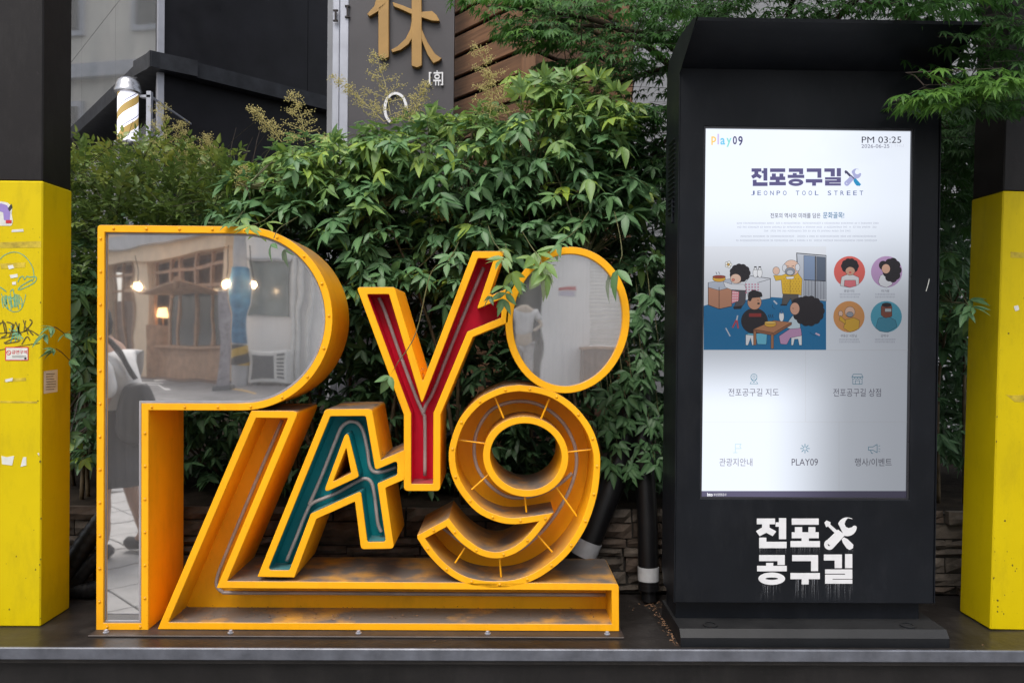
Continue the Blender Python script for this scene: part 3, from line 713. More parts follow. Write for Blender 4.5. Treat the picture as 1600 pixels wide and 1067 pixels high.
# chalky run-off streaks below the vinyl
m_, nt, n_, l_, b_ = new_mat('chalky_runoff'); tc = n_.new('ShaderNodeTexCoord'); mp = n_.new('ShaderNodeMapping'); mp.inputs['Scale'].default_value = (260, 1, 7); l_.new(tc.outputs['Object'], mp.inputs[0])
nz = n_.new('ShaderNodeTexNoise'); nz.inputs['Scale'].default_value = 1; nz.inputs['Detail'].default_value = 5; l_.new(mp.outputs[0], nz.inputs['Vector'])
rp = ramp(n_, l_, nz.outputs['Fac'], [(.50, (0, 0, 0)), (.8, (.5, .5, .5))])
at_ = n_.new('ShaderNodeAttribute'); at_.attribute_name = 'fade'; mu = n_.new('ShaderNodeMath'); mu.operation = 'MULTIPLY'; l_.new(rp.outputs[0], mu.inputs[0]); l_.new(at_.outputs['Fac'], mu.inputs[1])
b_.inputs['Base Color'].default_value = (.45, .46, .50, 1); b_.inputs['Roughness'].default_value = .8; l_.new(mu.outputs[0], b_.inputs['Alpha'])
rs = MB(); fade = []
for (x0, x1, y0, y1) in ((190, 490, 470, 545), (535, 860, 458, 545), (915, 1000, 488, 535), (1150, 1230, 488, 535), (190, 420, 870, 1060), (655, 735, 872, 1060), (760, 840, 724, 745), (560, 660, 814, 1040), (735, 850, 814, 1040), (918, 1220, 864, 1060)):
    p = [at(zx + x / q7, zy + y / q7, YK - .0005) for x, y in ((x0, y0), (x1, y0), (x1, y1), (x0, y1))]; rs.add(p, [(0, 1, 2, 3)]); fade += [1, 1, .0, .0]
o = rs.build('runoff_streaks', m_, ki); o['kind'] = 'stuff'; a = o.data.attributes.new('fade', 'FLOAT', 'POINT'); a.data.foreach_set('value', fade)
sc = MB(); ribbon(sc, [(1452, 436), (1450, 445), (1447, 455)], 1.3, YK); sc.build('paint_scratch', M['paper'], ki)

# ---- the screen: a lit panel with its picture in flat coloured layers
YSC = YK + .012
class Pic:
    def __init__(s): s.v = []; s.f = []; s.c = []; s.n = 0
    def raw(s, pts, faces, col, flip=True):
        s.n += 1; o = YSC - .000004 * s.n; b = len(s.v)
        s.v += [tuple(at(x, y, o)) for x, y in pts]; s.c += [(*srgb(*col), 1)] * len(pts); s.f += [tuple(i + b for i in f) for f in faces]
    def poly(s, pts, col, holes=()):
        loops = [list(pts)] + [list(h) for h in holes]; t = tessellate_polygon([[Vector((x, y, 0)) for x, y in l] for l in loops]); s.raw([p for l in loops for p in l], t, col)
    def rect(s, x0, y0, x1, y1, col): s.poly(rect(x0, y0, x1, y1), col)
    def ell(s, cx, cy, a, b, col, n=28): s.poly(ell(cx, cy, a, b, n), col)
    def line(s, pts, w, col):
        for i in range(len(pts) - 1):
            a, b = Vector(pts[i]), Vector(pts[i + 1]); d = b - a
            if d.length < 1e-6: continue
            d.normalize(); nn = Vector((-d.y, d.x)) * w / 2; e = d * w * .3
            s.poly([tuple(a - e + nn), tuple(b + e + nn), tuple(b + e - nn), tuple(a - e - nn)], col)
    def text(s, body, box, col, bold=0.0):
        V, Fa = put_text(body, box, bold); s.raw(V, Fa, col)
    def glyph(s, g, box, col):
        (x0, y0, x1, y1), polys = g; X0, Y0, X1, Y1 = box
        for o_, hs_ in polys:
            T = lambda p: (X0 + (p[0] - x0) / (x1 - x0) * (X1 - X0), Y0 + (p[1] - y0) / (y1 - y0) * (Y1 - Y0)); s.poly([T(p) for p in o_], col, [[T(p) for p in h] for h in hs_])
P = Pic()
P.rect(1094, 190, 1432, 786, (236, 243, 255))
navy = (70, 66, 110); grey = (120, 122, 150)
for ch, bx, c in (('p', (1111.5, 213.5, 1119, 227), (250, 205, 110)), ('l', (1121, 209.5, 1123.5, 226), (205, 190, 235)), ('a', (1125.5, 216, 1133, 226.5), (120, 200, 235)), ('y', (1135, 216, 1143, 230), (140, 220, 215)), ('0', (1145, 213, 1151.5, 226), navy), ('9', (1153.5, 213, 1160.5, 228), navy)):
    P.text(ch, bx, c, .02)
P.text('PM 03:25', (1346.5, 213.8, 1408.3, 223.8), (45, 42, 60)); P.text('2026-06-25', (1346, 225.8, 1389.6, 231.5), (105, 103, 125)); P.text('| THU', (1393, 225.8, 1412, 231.5), (218, 222, 236))
for k, x in (('jeon', 1173.5), ('po', 1202), ('gong', 1230.7), ('gu', 1259), ('gil', 1288)): P.glyph(GL[k], (x, 263, x + 26, 291), (88, 84, 128))
T0 = TOOLS[0]
for key, c in (('wr', (168, 172, 214)), ('drv', (70, 70, 100)), ('grip', (28, 140, 190))): P.glyph((T0, TOOLS[1][key]), (1319, 264, 1345.6, 291), c)
P.line([(1323, 268), (1336, 281)], 1.6, (70, 70, 100)); P.line([(1336, 281), (1343, 289)], 4.4, (28, 140, 190))
jx = [1173.5 + i * 9.98 for i in range(18)]
for x, ch in zip(jx, 'JEONPO TOOL STREET'):
    if ch != ' ': P.text(ch, (x, 298.3, x + 5.6, 305.3), (96, 110, 156), .006)
P.text('전포의 역사와 미래를 담은', (1203.7, 333, 1282, 341), (78, 78, 96), .008); P.text('문화골목!', (1286, 331.5, 1319, 341.5), (35, 110, 150), .01)
for yy, a, b in ((349, 1151, 1371), (355, 1152, 1369), (361, 1194, 1328), (369.5, 1157, 1368), (376, 1150, 1371)):
    x = a
    while x < b:
        if random.random() < .16: x += 1.6; continue
        q0, q1 = random.uniform(-1.5, -.9), random.uniform(.8, 1.5)
        P.raw([(x, yy + q0), (x + 1.5, yy + q0), (x + 1.5, yy + q0 + .5), (x, yy + q0 + .5), (x + .1, yy + q1 - .5), (x + 1.6, yy + q1 - .5), (x + 1.6, yy + q1), (x + .1, yy + q1), (x + 1.3, yy + q0), (x + 1.7, yy + q0), (x + 1.7, yy + .6), (x + 1.3, yy + .6)], [(0, 1, 2, 3), (4, 5, 6, 7), (8, 9, 10, 11)], (176, 180, 198)); x += 2.2
Z = lambda x, y: (1090 + x / 4.706, 385 + y / 4.706)
OL = False
def outl(pts, col):
    xs_ = [p[0] for p in pts]; ys_ = [p[1] for p in pts]
    if OL and col != blk and min(max(xs_) - min(xs_), max(ys_) - min(ys_)) > 13: P.poly(grow([Z(*p) for p in pts], -.5), blk)
def zp(pts, col, holes=()): outl(pts, col); P.poly([Z(*p) for p in pts], col, [[Z(*p) for p in h] for h in holes])
def ze(cx, cy, a, b, col): outl(ell(cx, cy, a, b, 30), col); P.poly([Z(*p) for p in ell(cx, cy, a, b, 30)], col)
def zl_(pts, w, col): P.line([Z(*p) for p in pts], w / 4.706, col)
blk = (34, 30, 36); skin = (236, 198, 178)
zp(rect(45, 0, 945, 762), (232, 236, 245))
zp([(45, 437), (75, 428), (530, 372), (945, 400), (945, 762), (45, 762)], (22, 118, 172))
OL = True
zp([(728, 50), (945, 68), (945, 402), (740, 378)], (196, 202, 214)); zl_([(728, 50), (945, 68)], 6, blk); zl_([(728, 50), (738, 200)], 5, blk)
zp([(782, 68), (862, 74), (862, 250), (782, 244)], (130, 150, 182)); zp([(876, 76), (940, 82), (940, 256), (876, 250)], (92, 104, 124))
for x in range(782, 942, 11): zl_([(x, 250), (x, 388)], 4, (88, 94, 110))
zl_([(868, 72), (868, 396)], 6, blk); zl_([(782, 246), (940, 256)], 5, blk)
zp([(390, 218), (535, 236), (535, 380), (380, 410), (350, 270)], (226, 230, 240)); zl_([(390, 218), (535, 236), (535, 380)], 4, blk); zl_([(440, 268), (535, 240)], 3, blk)
zp([(78, 268), (250, 240), (250, 440), (158, 460), (78, 430)], (196, 140, 112)); zp([(78, 268), (250, 238), (250, 300), (158, 322), (78, 300)], (190, 198, 214)); zl_([(78, 268), (78, 430), (158, 460), (250, 440)], 4, blk); zl_([(158, 300), (158, 460)], 4, blk)
ze(158, 238, 46, 22, (228, 176, 62)); ze(158, 224, 46, 10, (160, 70, 50)); zl_([(135, 190), (142, 205)], 4, blk); zl_([(155, 188), (162, 203)], 4, blk)
for x in (425, 457): ze(x, 195, 17, 34, (248, 250, 255)); zp(rect(x - 7, 150, x + 7, 172), (248, 250, 255)); zp(rect(x - 8, 150, x + 8, 157), blk)
for k in range(5): ze(226 + 15 * math.cos(k * 1.2566), 134 + 15 * math.sin(k * 1.2566), 10, 10, (250, 248, 240))
ze(226, 134, 8, 8, (214, 164, 70))
# cook with round black hair
zp([(190, 260), (250, 280), (340, 280), (360, 320), (290, 335), (205, 300)], (232, 234, 242)); zp([(250, 320), (355, 325), (350, 410), (320, 450), (270, 445), (285, 400)], (84, 80, 88)); zp([(255, 325), (305, 335), (300, 400), (250, 420)], (236, 150, 165))
for i in range(4):
    for j in range(5): zp(rect(352 + j * 22, 275 + i * 20, 362 + j * 22, 285 + i * 20), (206, 116, 146))
for i in range(4):
    for j in range(3): zp(rect(257 + j * 15, 335 + i * 20, 264 + j * 15, 344 + i * 20), (250, 240, 245))
ze(290, 230, 48, 42, skin)
for k in range(11): ze(312 + 52 * math.cos(k * .571), 196 + 44 * math.sin(k * .571), 26, 26, blk)
ze(312, 196, 55, 48, blk); ze(280, 238, 38, 34, skin); ze(262, 246, 9, 8, (240, 140, 120)); zp([(260, 445), (330, 435), (320, 460), (268, 462)], blk)
# elderly man in a yellow knitted jacket
zp([(630, 345), (740, 350), (740, 430), (700, 430), (685, 380), (655, 425), (620, 425)], (92, 88, 86)); zp([(610, 425), (660, 425), (655, 436), (608, 436)], blk)
zp([(618, 215), (655, 200), (735, 195), (768, 240), (762, 360), (742, 352), (625, 348), (615, 245), (575, 252), (560, 215)], (236, 190, 52)); zl_([(680, 225), (680, 345)], 3, (120, 96, 30))
for i in range(6):
    for j in range(6): ze(636 + j * 21 + (i % 2) * 8, 240 + i * 18, 3.5, 3.5, (170, 132, 40))
ze(578, 180, 24, 28, skin); ze(690, 158, 58, 56, skin); ze(640, 160, 16, 26, (226, 228, 236)); ze(735, 155, 16, 26, (226, 228, 236)); ze(680, 185, 36, 28, (150, 156, 170)); ze(680, 192, 24, 18, (200, 204, 214)); zp([(650, 225), (710, 222), (704, 238), (656, 240)], (245, 245, 250))
zl_([(655, 145), (672, 148)], 4, blk); zl_([(692, 148), (708, 144)], 4, blk)
# man in black jumper, woman with long hair, table and stools
zp(fillet([(360, 640), (510, 640), (505, 720), (440, 718), (430, 660), (380, 660)], 8), (112, 196, 224)); zp([(355, 650), (410, 655), (418, 725), (402, 725), (390, 670), (370, 725), (355, 725)], (240, 242, 248))
ze(418, 548, 96, 92, (40, 36, 42)); zp(rect(378, 492, 468, 518), (150, 50, 48)); ze(418, 410, 50, 54, (214, 160, 130)); zp(fillet([(370, 400), (372, 340), (410, 318), (470, 338), (480, 372), (400, 380), (392, 405)], 12), blk); ze(448, 420, 10, 7, blk); zl_([(440, 396), (450, 398)], 4, blk)
zp([(690, 650), (765, 650), (765, 725), (748, 725), (740, 680), (712, 680), (702, 725), (690, 725)], (240, 242, 248))
zp(fillet([(600, 660), (690, 600), (758, 600), (765, 655), (680, 672), (655, 720), (610, 716)], 10), (202, 156, 196)); zp(fillet([(640, 590), (700, 510), (745, 520), (755, 600), (680, 606)], 10), (206, 224, 236))
for k in range(14): ze(815 + 88 * math.cos(k * .449), 475 + 82 * math.sin(k * .449), 32, 32, blk)
ze(815, 475, 95, 88, blk); zp(fillet([(675, 470), (700, 390), (770, 368), (800, 420), (740, 480)], 16), blk); ze(715, 458, 34, 44, (222, 170, 146)); zl_([(698, 455), (706, 457)], 4, blk)
zp([(410, 610), (560, 545), (690, 560), (560, 636)], (190, 132, 94)); zp([(410, 610), (560, 636), (690, 560), (690, 575), (560, 655), (410, 628)], (150, 100, 72))
for x, y0 in ((412, 622), (540, 648)): zp(rect(x, y0, x + 18, y0 + 102), (172, 118, 84))
ze(535, 572, 42, 20, (230, 178, 66)); ze(535, 560, 42, 9, (240, 200, 110)); ze(617, 515, 17, 36, (248, 250, 255)); zp(rect(610, 472, 624, 492), (60, 130, 190))
for x in (526, 540, 554): zl_([(x, 500), (x - 5, 512), (x + 3, 524)], 4, blk)
zl_([(285, 540), (258, 595)], 11, (196, 70, 80)); zl_([(288, 540), (298, 600)], 11, (196, 70, 80)); zl_([(288, 540), (294, 510)], 10, (200, 206, 218)); zl_([(208, 602), (238, 658)], 9, (200, 206, 218)); zl_([(562, 402), (582, 422)], 12, (200, 210, 226)); zl_([(870, 640), (895, 652)], 12, (220, 190, 214))
zl_([(550, 430), (552, 450), (568, 460)], 3, (20, 60, 90)); zl_([(825, 632), (850, 650), (872, 655)], 3, (20, 60, 90))
# four portrait roundels
bgc = [((1117, 187), (226, 104, 96)), ((1390, 187), (196, 160, 206)), ((1113, 517), (226, 160, 96)), ((1387, 517), (86, 176, 204))]
OL = False
for (cx, cy), c in bgc: ze(cx, cy, 115, 115, c)
OL = True
zp(fillet([(1050, 290), (1060, 225), (1120, 200), (1185, 230), (1185, 280), (1120, 302)], 8), (222, 222, 226)); zp([(1082, 250), (1160, 250), (1165, 290), (1120, 302), (1078, 290)], (226, 120, 130))
for k in range(10): ze(1120 + 42 * math.cos(k * .628), 145 + 34 * math.sin(k * .628), 24, 24, blk)
ze(1120, 145, 46, 38, blk); ze(1122, 182, 34, 30, (206, 160, 136)); ze(1122, 192, 9, 6, (214, 70, 70))
zp(fillet([(1330, 260), (1345, 215), (1390, 195), (1425, 215), (1430, 280), (1390, 302), (1345, 288)], 8), (232, 234, 242))
for k in range(9): ze(1430 + 40 * math.cos(k * .7), 175 + 62 * math.sin(k * .7), 30, 30, blk)
ze(1430, 175, 50, 70, blk); ze(1365, 140, 32, 34, blk); ze(1385, 165, 30, 34, (222, 176, 152))
zp(fillet([(1075, 600), (1085, 540), (1150, 525), (1190, 545), (1185, 605), (1120, 630)], 8), (228, 180, 60)); ze(1120, 482, 36, 38, skin); ze(1120, 500, 24, 18, (160, 164, 176)); ze(1052, 494, 15, 20, skin); zp([(1050, 510), (1085, 545), (1085, 570), (1042, 540)], (228, 180, 60))
zp(fillet([(1310, 600), (1330, 530), (1400, 515), (1455, 545), (1465, 590), (1400, 630), (1340, 622)], 8), (70, 150, 178)); zp(fillet([(1350, 440), (1390, 420), (1428, 440), (1428, 515), (1380, 525), (1350, 505)], 10), (140, 78, 60)); zp(rect(1378, 458, 1424, 480), (190, 200, 206)); ze(1390, 430, 36, 16, blk)
OL = False
for txt, bx in (('꽃달이모', (1076, 318, 1154, 338)), ('따가용', (1352, 318, 1410, 338)), ('부동산 사장님', (1052, 646, 1170, 668)), ('공박구', (1346, 646, 1404, 668))):
    a, b2 = Z(bx[0], bx[1]), Z(bx[2], bx[3]); P.text(txt, (*a, *b2), (110, 108, 124))
for (cx, y) in ((1117, 352), (1117, 372), (1378, 352), (1378, 372), (1113, 684), (1113, 702), (1376, 684), (1376, 702)):
    x = cx - 72
    while x < cx + 72: w = random.uniform(5, 9); zp(rect(x, y - 5, x + w, y - 2), (165, 168, 186)); zp(rect(x + 1, y + 2, x + w, y + 5), (165, 168, 186)); x += w + 3.5
# menu
ln = (226, 229, 237); ic = (110, 160, 184); tx = (110, 108, 126)
P.rect(1099, 546.6, 1424, 547.4, ln); P.rect(1099, 658.6, 1424, 659.2, ln); P.rect(1258.3, 547, 1258.9, 659, ln); P.rect(1204.7, 659, 1205.2, 766, (236, 238, 244)); P.rect(1310.7, 659, 1311.3, 766, ln)
def circ(cx, cy, r, w, c): P.poly(ell(cx, cy, r, r, 20), c, [ell(cx, cy, r - w, r - w, 20)])
circ(1178, 589, 5.2, .9, ic); circ(1178, 589, 2.2, .7, ic); P.line([(1173.4, 591.5), (1178, 597.5), (1182.6, 591.5)], .9, ic); P.line([(1174, 596), (1172, 599.5), (1184, 599.5), (1182, 596)], .8, ic)
P.line([(1332.5, 592), (1332.5, 600), (1347, 600), (1347, 592)], .9, ic); P.line([(1333.5, 584.5), (1346, 584.5), (1348.5, 589), (1331, 589), (1333.5, 584.5)], .9, ic); P.line([(1336.5, 600), (1336.5, 594.5), (1343, 594.5), (1343, 600)], .8, ic)
for k in range(4): circ(1333.3 + k * 4.3, 590.3, 2.2, .7, ic)
lic = (190, 220, 230)
P.line([(1149, 707), (1149, 693.5), (1158, 693.5), (1156, 697), (1158, 700.5), (1149, 700.5)], .9, lic); P.line([(1146, 707), (1152, 707)], .9, lic)
for k in range(8): a = k * math.pi / 4; P.line([(1257.8 + 2.4 * math.cos(a), 700.5 + 2.4 * math.sin(a)), (1257.8 + 7 * math.cos(a), 700.5 + 7 * math.sin(a))], 1.2, ic)
P.line([(1357, 698), (1364, 698), (1370.5, 694), (1370.5, 707), (1364, 703), (1357, 703), (1357, 698)], 1.0, ic); P.line([(1360, 703), (1362, 708), (1364, 708)], 1, ic); P.line([(1373, 697), (1375, 696)], .8, ic); P.line([(1373, 701), (1375.5, 701)], .8, ic); P.line([(1373, 704.5), (1375, 705.5)], .8, ic)
P.text('전포공구길 지도', (1138, 606.8, 1217, 618.8), tx); P.text('전포공구길 상점', (1302, 606.8, 1376.5, 619.5), tx)
P.text('관광지안내', (1124, 715.7, 1175.5, 728), (130, 126, 142)); P.text('PLAY09', (1237, 716.4, 1278, 727), (96, 92, 108)); P.text('행사/이벤트', (1335.5, 715.7, 1393.4, 728), (96, 94, 110))
P.rect(1096, 766.8, 1430, 786, (92, 88, 114)); P.text('bto', (1105, 769.5, 1113.5, 775), (250, 250, 255), .03); P.text('부산관광공사', (1115, 770.3, 1135, 774.6), (250, 250, 255))
me = bpy.data.meshes.new('screen'); me.from_pydata([tuple(Vector(v) - ki.location) for v in P.v], [], P.f); me.update()
ca = me.attributes.new('picture', 'FLOAT_COLOR', 'POINT'); ca.data.foreach_set('color', [k for c in P.c for k in c])
m_, nt, n_, l_, b_ = new_mat('lit_screen'); a = n_.new('ShaderNodeAttribute'); a.attribute_name = 'picture'
# uneven brightness put into the emission: full at head and lower left, dimmer right
tc = n_.new('ShaderNodeTexCoord'); sp = n_.new('ShaderNodeSeparateXYZ'); l_.new(tc.outputs['Object'], sp.inputs[0])
def lin(src, a0, a1, smooth=True):
    r_ = n_.new('ShaderNodeMapRange'); r_.interpolation_type = 'SMOOTHSTEP'; r_.inputs['From Min'].default_value = a0; r_.inputs['From Max'].default_value = a1; l_.new(src, r_.inputs['Value']); return r_.outputs[0]
def op(k, a_, b2):
    m2 = n_.new('ShaderNodeMath'); m2.operation = k
    for i, v in enumerate((a_, b2)):
        if isinstance(v, (int, float)): m2.inputs[i].default_value = v
        else: l_.new(v, m2.inputs[i])
    return m2.outputs[0]
zk = lambda py: at(1260, py, YSC).z; xk = lambda px: at(px, 500, YSC).x - ki.location.x
topg = lin(sp.outputs['Z'], zk(500), zk(310)); left = lin(sp.outputs['X'], xk(1335), xk(1190)); lowg = lin(sp.outputs['Z'], zk(535), zk(640))
fac = op('MAXIMUM', topg, op('MULTIPLY', left, lowg)); mid = op('MULTIPLY', lin(sp.outputs['X'], xk(1420), xk(1250)), .14)
st_ = op('ADD', op('MULTIPLY', op('ADD', op('MULTIPLY', fac, .63), .33), 1.0), mid)
l_.new(a.outputs['Color'], b_.inputs['Emission Color']); l_.new(op('MULTIPLY', st_, EM * 1.0), b_.inputs['Emission Strength'])
b_.inputs['Base Color'].default_value = (.012, .012, .014, 1); b_.inputs['Roughness'].default_value = .10; b_.inputs['Specular IOR Level'].default_value = .22
o = link('screen', me, m_, ki); o['label'] = 'lit portrait screen showing a street map menu and cartoon people'

lt = MB(); litter(1052, 975, 5, 30, 2.5, 2.75, 0)
for k in range(150):
    t = random.random(); p = Vector((bx0 - .004 - abs(random.gauss(0, .012)), by0 + (2.95 - by0) * t, .002))
    if k > 100: p = Vector((at(1013, 940, 2.9).x + random.gauss(0, .05), 2.9 + random.gauss(0, .03), .002))
    s_ = random.uniform(.002, .007); a = random.random() * 6.28; d1 = Vector((math.cos(a), math.sin(a), random.uniform(-.1, .3))) * s_; d2 = Vector((-math.sin(a), math.cos(a), .2)) * s_ * .4
    lt.add([p - d1 + Vector((0, 0, .002)), p + d2, p + d1, p - d2 + Vector((0, 0, .002))], [(0, 1, 2, 3)])
for k in range(90):
    p = Vector((random.uniform(-2, 2.1), random.uniform(YE + .03, 2.56) if k % 2 else random.uniform(2.92, 3.0), .003)); s_ = random.uniform(.0015, .004); a = random.random() * 6.28; d1 = Vector((math.cos(a), math.sin(a), .1)) * s_; d2 = Vector((-math.sin(a), math.cos(a), .2)) * s_ * .5
    if p.x > bx0 - .02 and p.x < bx1 + .02: continue
    lt.add([p - d1, p + d2, p + d1, p - d2], [(0, 1, 2, 3)])
o = lt.build('leaf_litter', M['litter'], loc=(bx0, 2.7, 0)); tag(o, 'dry brown leaf crumbs scattered on the platform and along the kiosk base', 'leaf litter', None, 'stuff')

# ------------------------------------------------------------------ black pipes standing behind the sign
def pipe(label, pts, r, band, tip):
    p0 = Vector(pts[0]); e = empty('black_pipe', (p0.x, p0.y, 0), label, 'pipe', None)
    P_ = catmull(pts, 6); MB().tube(P_, r, 20).build('tube', M['pipe'], e, smooth=True, angle=50)
    a, b2 = Vector(pts[0]), Vector(pts[1]); d = (b2 - a).normalized()
    def along(t):
        for p_, q_ in zip(P_, P_[1:]):
            l_ = (q_ - p_).length
            if t <= l_: return p_.lerp(q_, t / l_)
            t -= l_
    MB().tube([along(band[0] + band[1] * k / 6) for k in range(7)], r * 1.045, 24).build('pale_band', M['band'], e, smooth=True, angle=50)
    MB().tube([a - d * tip, a + d * .01], r * .72, 18).build('spigot', M['pipe'], e, smooth=True, angle=50)
    MB().tube([a + d * .0, a + d * .02], r * 1.02, 20).build('end_collar', M['pipe'], e, smooth=True, angle=50)
p0 = at(1013.5, 921, 2.93); pipe('upright black plastic pipe with pale band beside the kiosk', [p0, at(1011, 800, 2.95), at(1004, 700, 2.99), at(998, 560, 3.07)], .0375, (.035, .05), .04)
p0 = at(897, 900, 2.955); pipe('leaning black plastic pipe with pale band behind digit 9', [p0, at(935, 805, 2.965), at(968, 720, 3.0), at(985, 620, 3.06)], .050, (.085, .06), .05)
# limp black hose between pillar and letter P
hz = empty('black_hose', (at(120, 905, 2.98).x, 2.97, 0), 'limp black corrugated hoses lying against the stone wall beside letter P', 'hose')
for k, (r, pts) in enumerate(((.036, [(96, 925), (112, 882), (150, 826), (185, 790), (220, 800)]), (.026, [(92, 938), (118, 908), (152, 872), (190, 850), (215, 880)]), (.03, [(88, 944), (130, 926), (175, 912), (215, 918)]))):
    P_ = catmull([at(x, y, 2.945 + .0 * k) for x, y in pts], 14)
    for p in P_: p.z = max(p.z, r + .002)
    MB().tube(P_, [r * (1 + .05 * math.sin(i * 2.1)) for i in range(len(P_))], 14).build('hose', M['pipe'], hz, smooth=True)

# ------------------------------------------------------------------ buildings behind
YC = 6.8; dl = Vector((-.62, .785, 0)).normalized(); dr = Vector((.70, .714, 0)).normalized()
C0 = at(247, 90, YC); C0.z = 0
bg = empty('dark_building', (C0.x, C0.y, .3), 'charcoal corner building with glazed flank and a graphite fascia band', 'building')
nl = Vector((-dl.y, dl.x, 0)) ; nl = nl if nl.y < 0 else -nl
nr = Vector((dr.y, -dr.x, 0)); nr = nr if nr.y < 0 else -nr
def face(d, nrm):
    def f(u, z, w): return C0 + d * u - nrm * w + Vector((0, 0, z))
    return f
fl, fr = face(dl, nl), face(dr, nr)
def slab(f, u0, u1, z0, z1, w0, w1, m, name, par, bev=0):
    mb = MB(); v = [f(u, z_, w) for u in (u0, u1) for w in (w0, w1) for z_ in (z0, z1)]
    mb.add(v, [(0, 1, 3, 2), (4, 6, 7, 5), (0, 4, 5, 1), (2, 3, 7, 6), (0, 2, 6, 4), (1, 5, 7, 3)]); return mb.build(name, m, par)
zb0, zb1 = at(247, 112, YC).z, at(247, 87, YC).z
core = slab(lambda u, z, w: C0 + dl * u + dr * w + Vector((0, 0, z)), .3, 7, .3, 7, .3, 7, M['panel_dark'], 'wall', bg)
slab(fl, -.09, 7, zb0, zb1, -.09, .3, M['beam_dark'], 'fascia_band', bg)
slab(fr, -.089, 7, zb0 + .002, zb1 - .002, -.088, .3, M['beam_dark'], 'fascia_band', bg)
for k in range(5):
    for j, (za, zc) in enumerate(((zb1, zb1 + 1.75), (zb1 + 1.76, 7.0))):
        slab(fr, .06 + k * 1.4, .06 + k * 1.4 + 1.394, za + .004, zc, .02 + .003 * ((k + j) % 2), .2, M['panel_dark'], 'cladding_panel', bg)
    slab(fr, .06 + k * 1.4, .06 + k * 1.4 + 1.394, .3, zb0 - .004, .03, .2, M['panel_dark'], 'cladding_panel', bg)
m_, nt, n_, l_, b_ = new_mat('grey_reflective_glazing'); tc = n_.new('ShaderNodeTexCoord'); nz = noise(n_, l_, tc, 1.3, 3); rp = ramp(n_, l_, nz.outputs['Fac'], [(.3, (.45, .47, .48)), (.7, (.62, .62, .62))]); l_.new(rp.outputs[0], b_.inputs['Base Color'])
b_.inputs['Roughness'].default_value = .05; b_.inputs['Metallic'].default_value = .75; M['glazing'] = m_; M['beige0'] = mat('pale_render', (.62, .58, .52), .8, 0, .1, 2)
for k in range(4):
    for za, zc in ((zb1 + .004, zb1 + .95), (zb1 + .957, zb1 + 2.1), (zb1 + 2.107, 7.0)):
        slab(fl, .06 + k * 1.6, .06 + k * 1.6 + 1.594, za, zc, .04, .1, M['glazing'], 'glass_pane', bg)
    slab(fl, .06 + k * 1.6, .06 + k * 1.6 + 1.56, 1.2, zb0 - .3, .08, .12, M['glazing'], 'glass_pane', bg)
for f in (fl,):
    slab(f, .0, .05, .3, zb0 - .002, .0, .05, M['alu'], 'corner_post', bg); slab(f, .0, .045, zb1 + .002, 7, .0, .05, M['alu'], 'corner_post', bg)
slab(fl, .06, 7, .3, 1.19, .05, .14, M['concrete'], 'sill_wall', bg)

nbd = empty('apartment_building', (-13, 16, .3), 'pale apartment block along the side street beyond the charcoal building', 'building')
MB().bb((-18, 10, .3), (-9.5, 24, 13)).build('wall', M['beige0'], nbd)
for r_ in range(4):
    MB().bb((-9.5, 9.9, 2.9 + r_ * 2.7), (-9.35, 24, 3.15 + r_ * 2.7)).build('floor_band', M['alu'], nbd)
    for c_ in range(5):
        w_ = MB().bb((-9.5, 10.6 + c_ * 2.7, 3.7 + r_ * 2.7), (-9.44, 12.3 + c_ * 2.7, 5.2 + r_ * 2.7)).build('window', M['alu'], nbd)
        MB().bb((-9.44, 10.7 + c_ * 2.7, 3.8 + r_ * 2.7), (-9.42, 12.2 + c_ * 2.7, 5.1 + r_ * 2.7)).build('pane', M['panel_dark'], w_)

# barber pole
bp = at(199.5, 222, 6.2); be = empty('barber_pole', (bp.x, 6.2, bp.z), 'lit barber pole with gold and white spiral under a chrome dome', 'barber pole')
sc_ = 6.2 / FPX; Z_ = lambda py: at(199.5, py, 6.2).z
MB().lathe((bp.x, 6.2, 0), [(17.5 * sc_, Z_(147)), (20 * sc_, Z_(145)), (20 * sc_, Z_(141)), (18.5 * sc_, Z_(139)), (18 * sc_, Z_(134)), (15.5 * sc_, Z_(127)), (10 * sc_, Z_(122.5)), (3 * sc_, Z_(120.5)), (.5 * sc_, Z_(120.2))], 32).build('dome_cap', M['chrome'], be, smooth=True, angle=50)
MB().lathe((bp.x, 6.2, 0), [(9 * sc_, Z_(246)), (15 * sc_, Z_(240)), (18 * sc_, Z_(232)), (20 * sc_, Z_(228)), (20 * sc_, Z_(224)), (17.5 * sc_, Z_(222))], 32).build('base_cup', M['chrome'], be, smooth=True, angle=50)
m_, nt, n_, l_, b_ = new_mat('lit_spiral'); tc = n_.new('ShaderNodeTexCoord'); sp = n_.new('ShaderNodeSeparateXYZ'); l_.new(tc.outputs['Object'], sp.inputs[0])
ta = op('ARCTAN2', sp.outputs['Y'], sp.outputs['X']); ph = op('FRACT', op('ADD', op('MULTIPLY', ta, 2 / (2 * math.pi)), op('MULTIPLY', sp.outputs['Z'], -1 / .18)), 0)
rp = ramp(n_, l_, ph, [(0, (.34, .23, .07)), (.34, (.9, .9, 1)), (.86, (.10, .11, .22)), (.90, (.9, .9, 1))]); rp.color_ramp.interpolation = 'CONSTANT'
l_.new(rp.outputs[0], b_.inputs['Base Color']); l_.new(rp.outputs[0], b_.inputs['Emission Color']); b_.inputs['Emission Strength'].default_value = .75 * EM; b_.inputs['Roughness'].default_value = .15
MB().lathe((bp.x, 6.2, 0), [(15 * sc_, Z_(222)), (15 * sc_, Z_(147))], 36).build('spiral_cylinder', m_, be, smooth=True, angle=50)
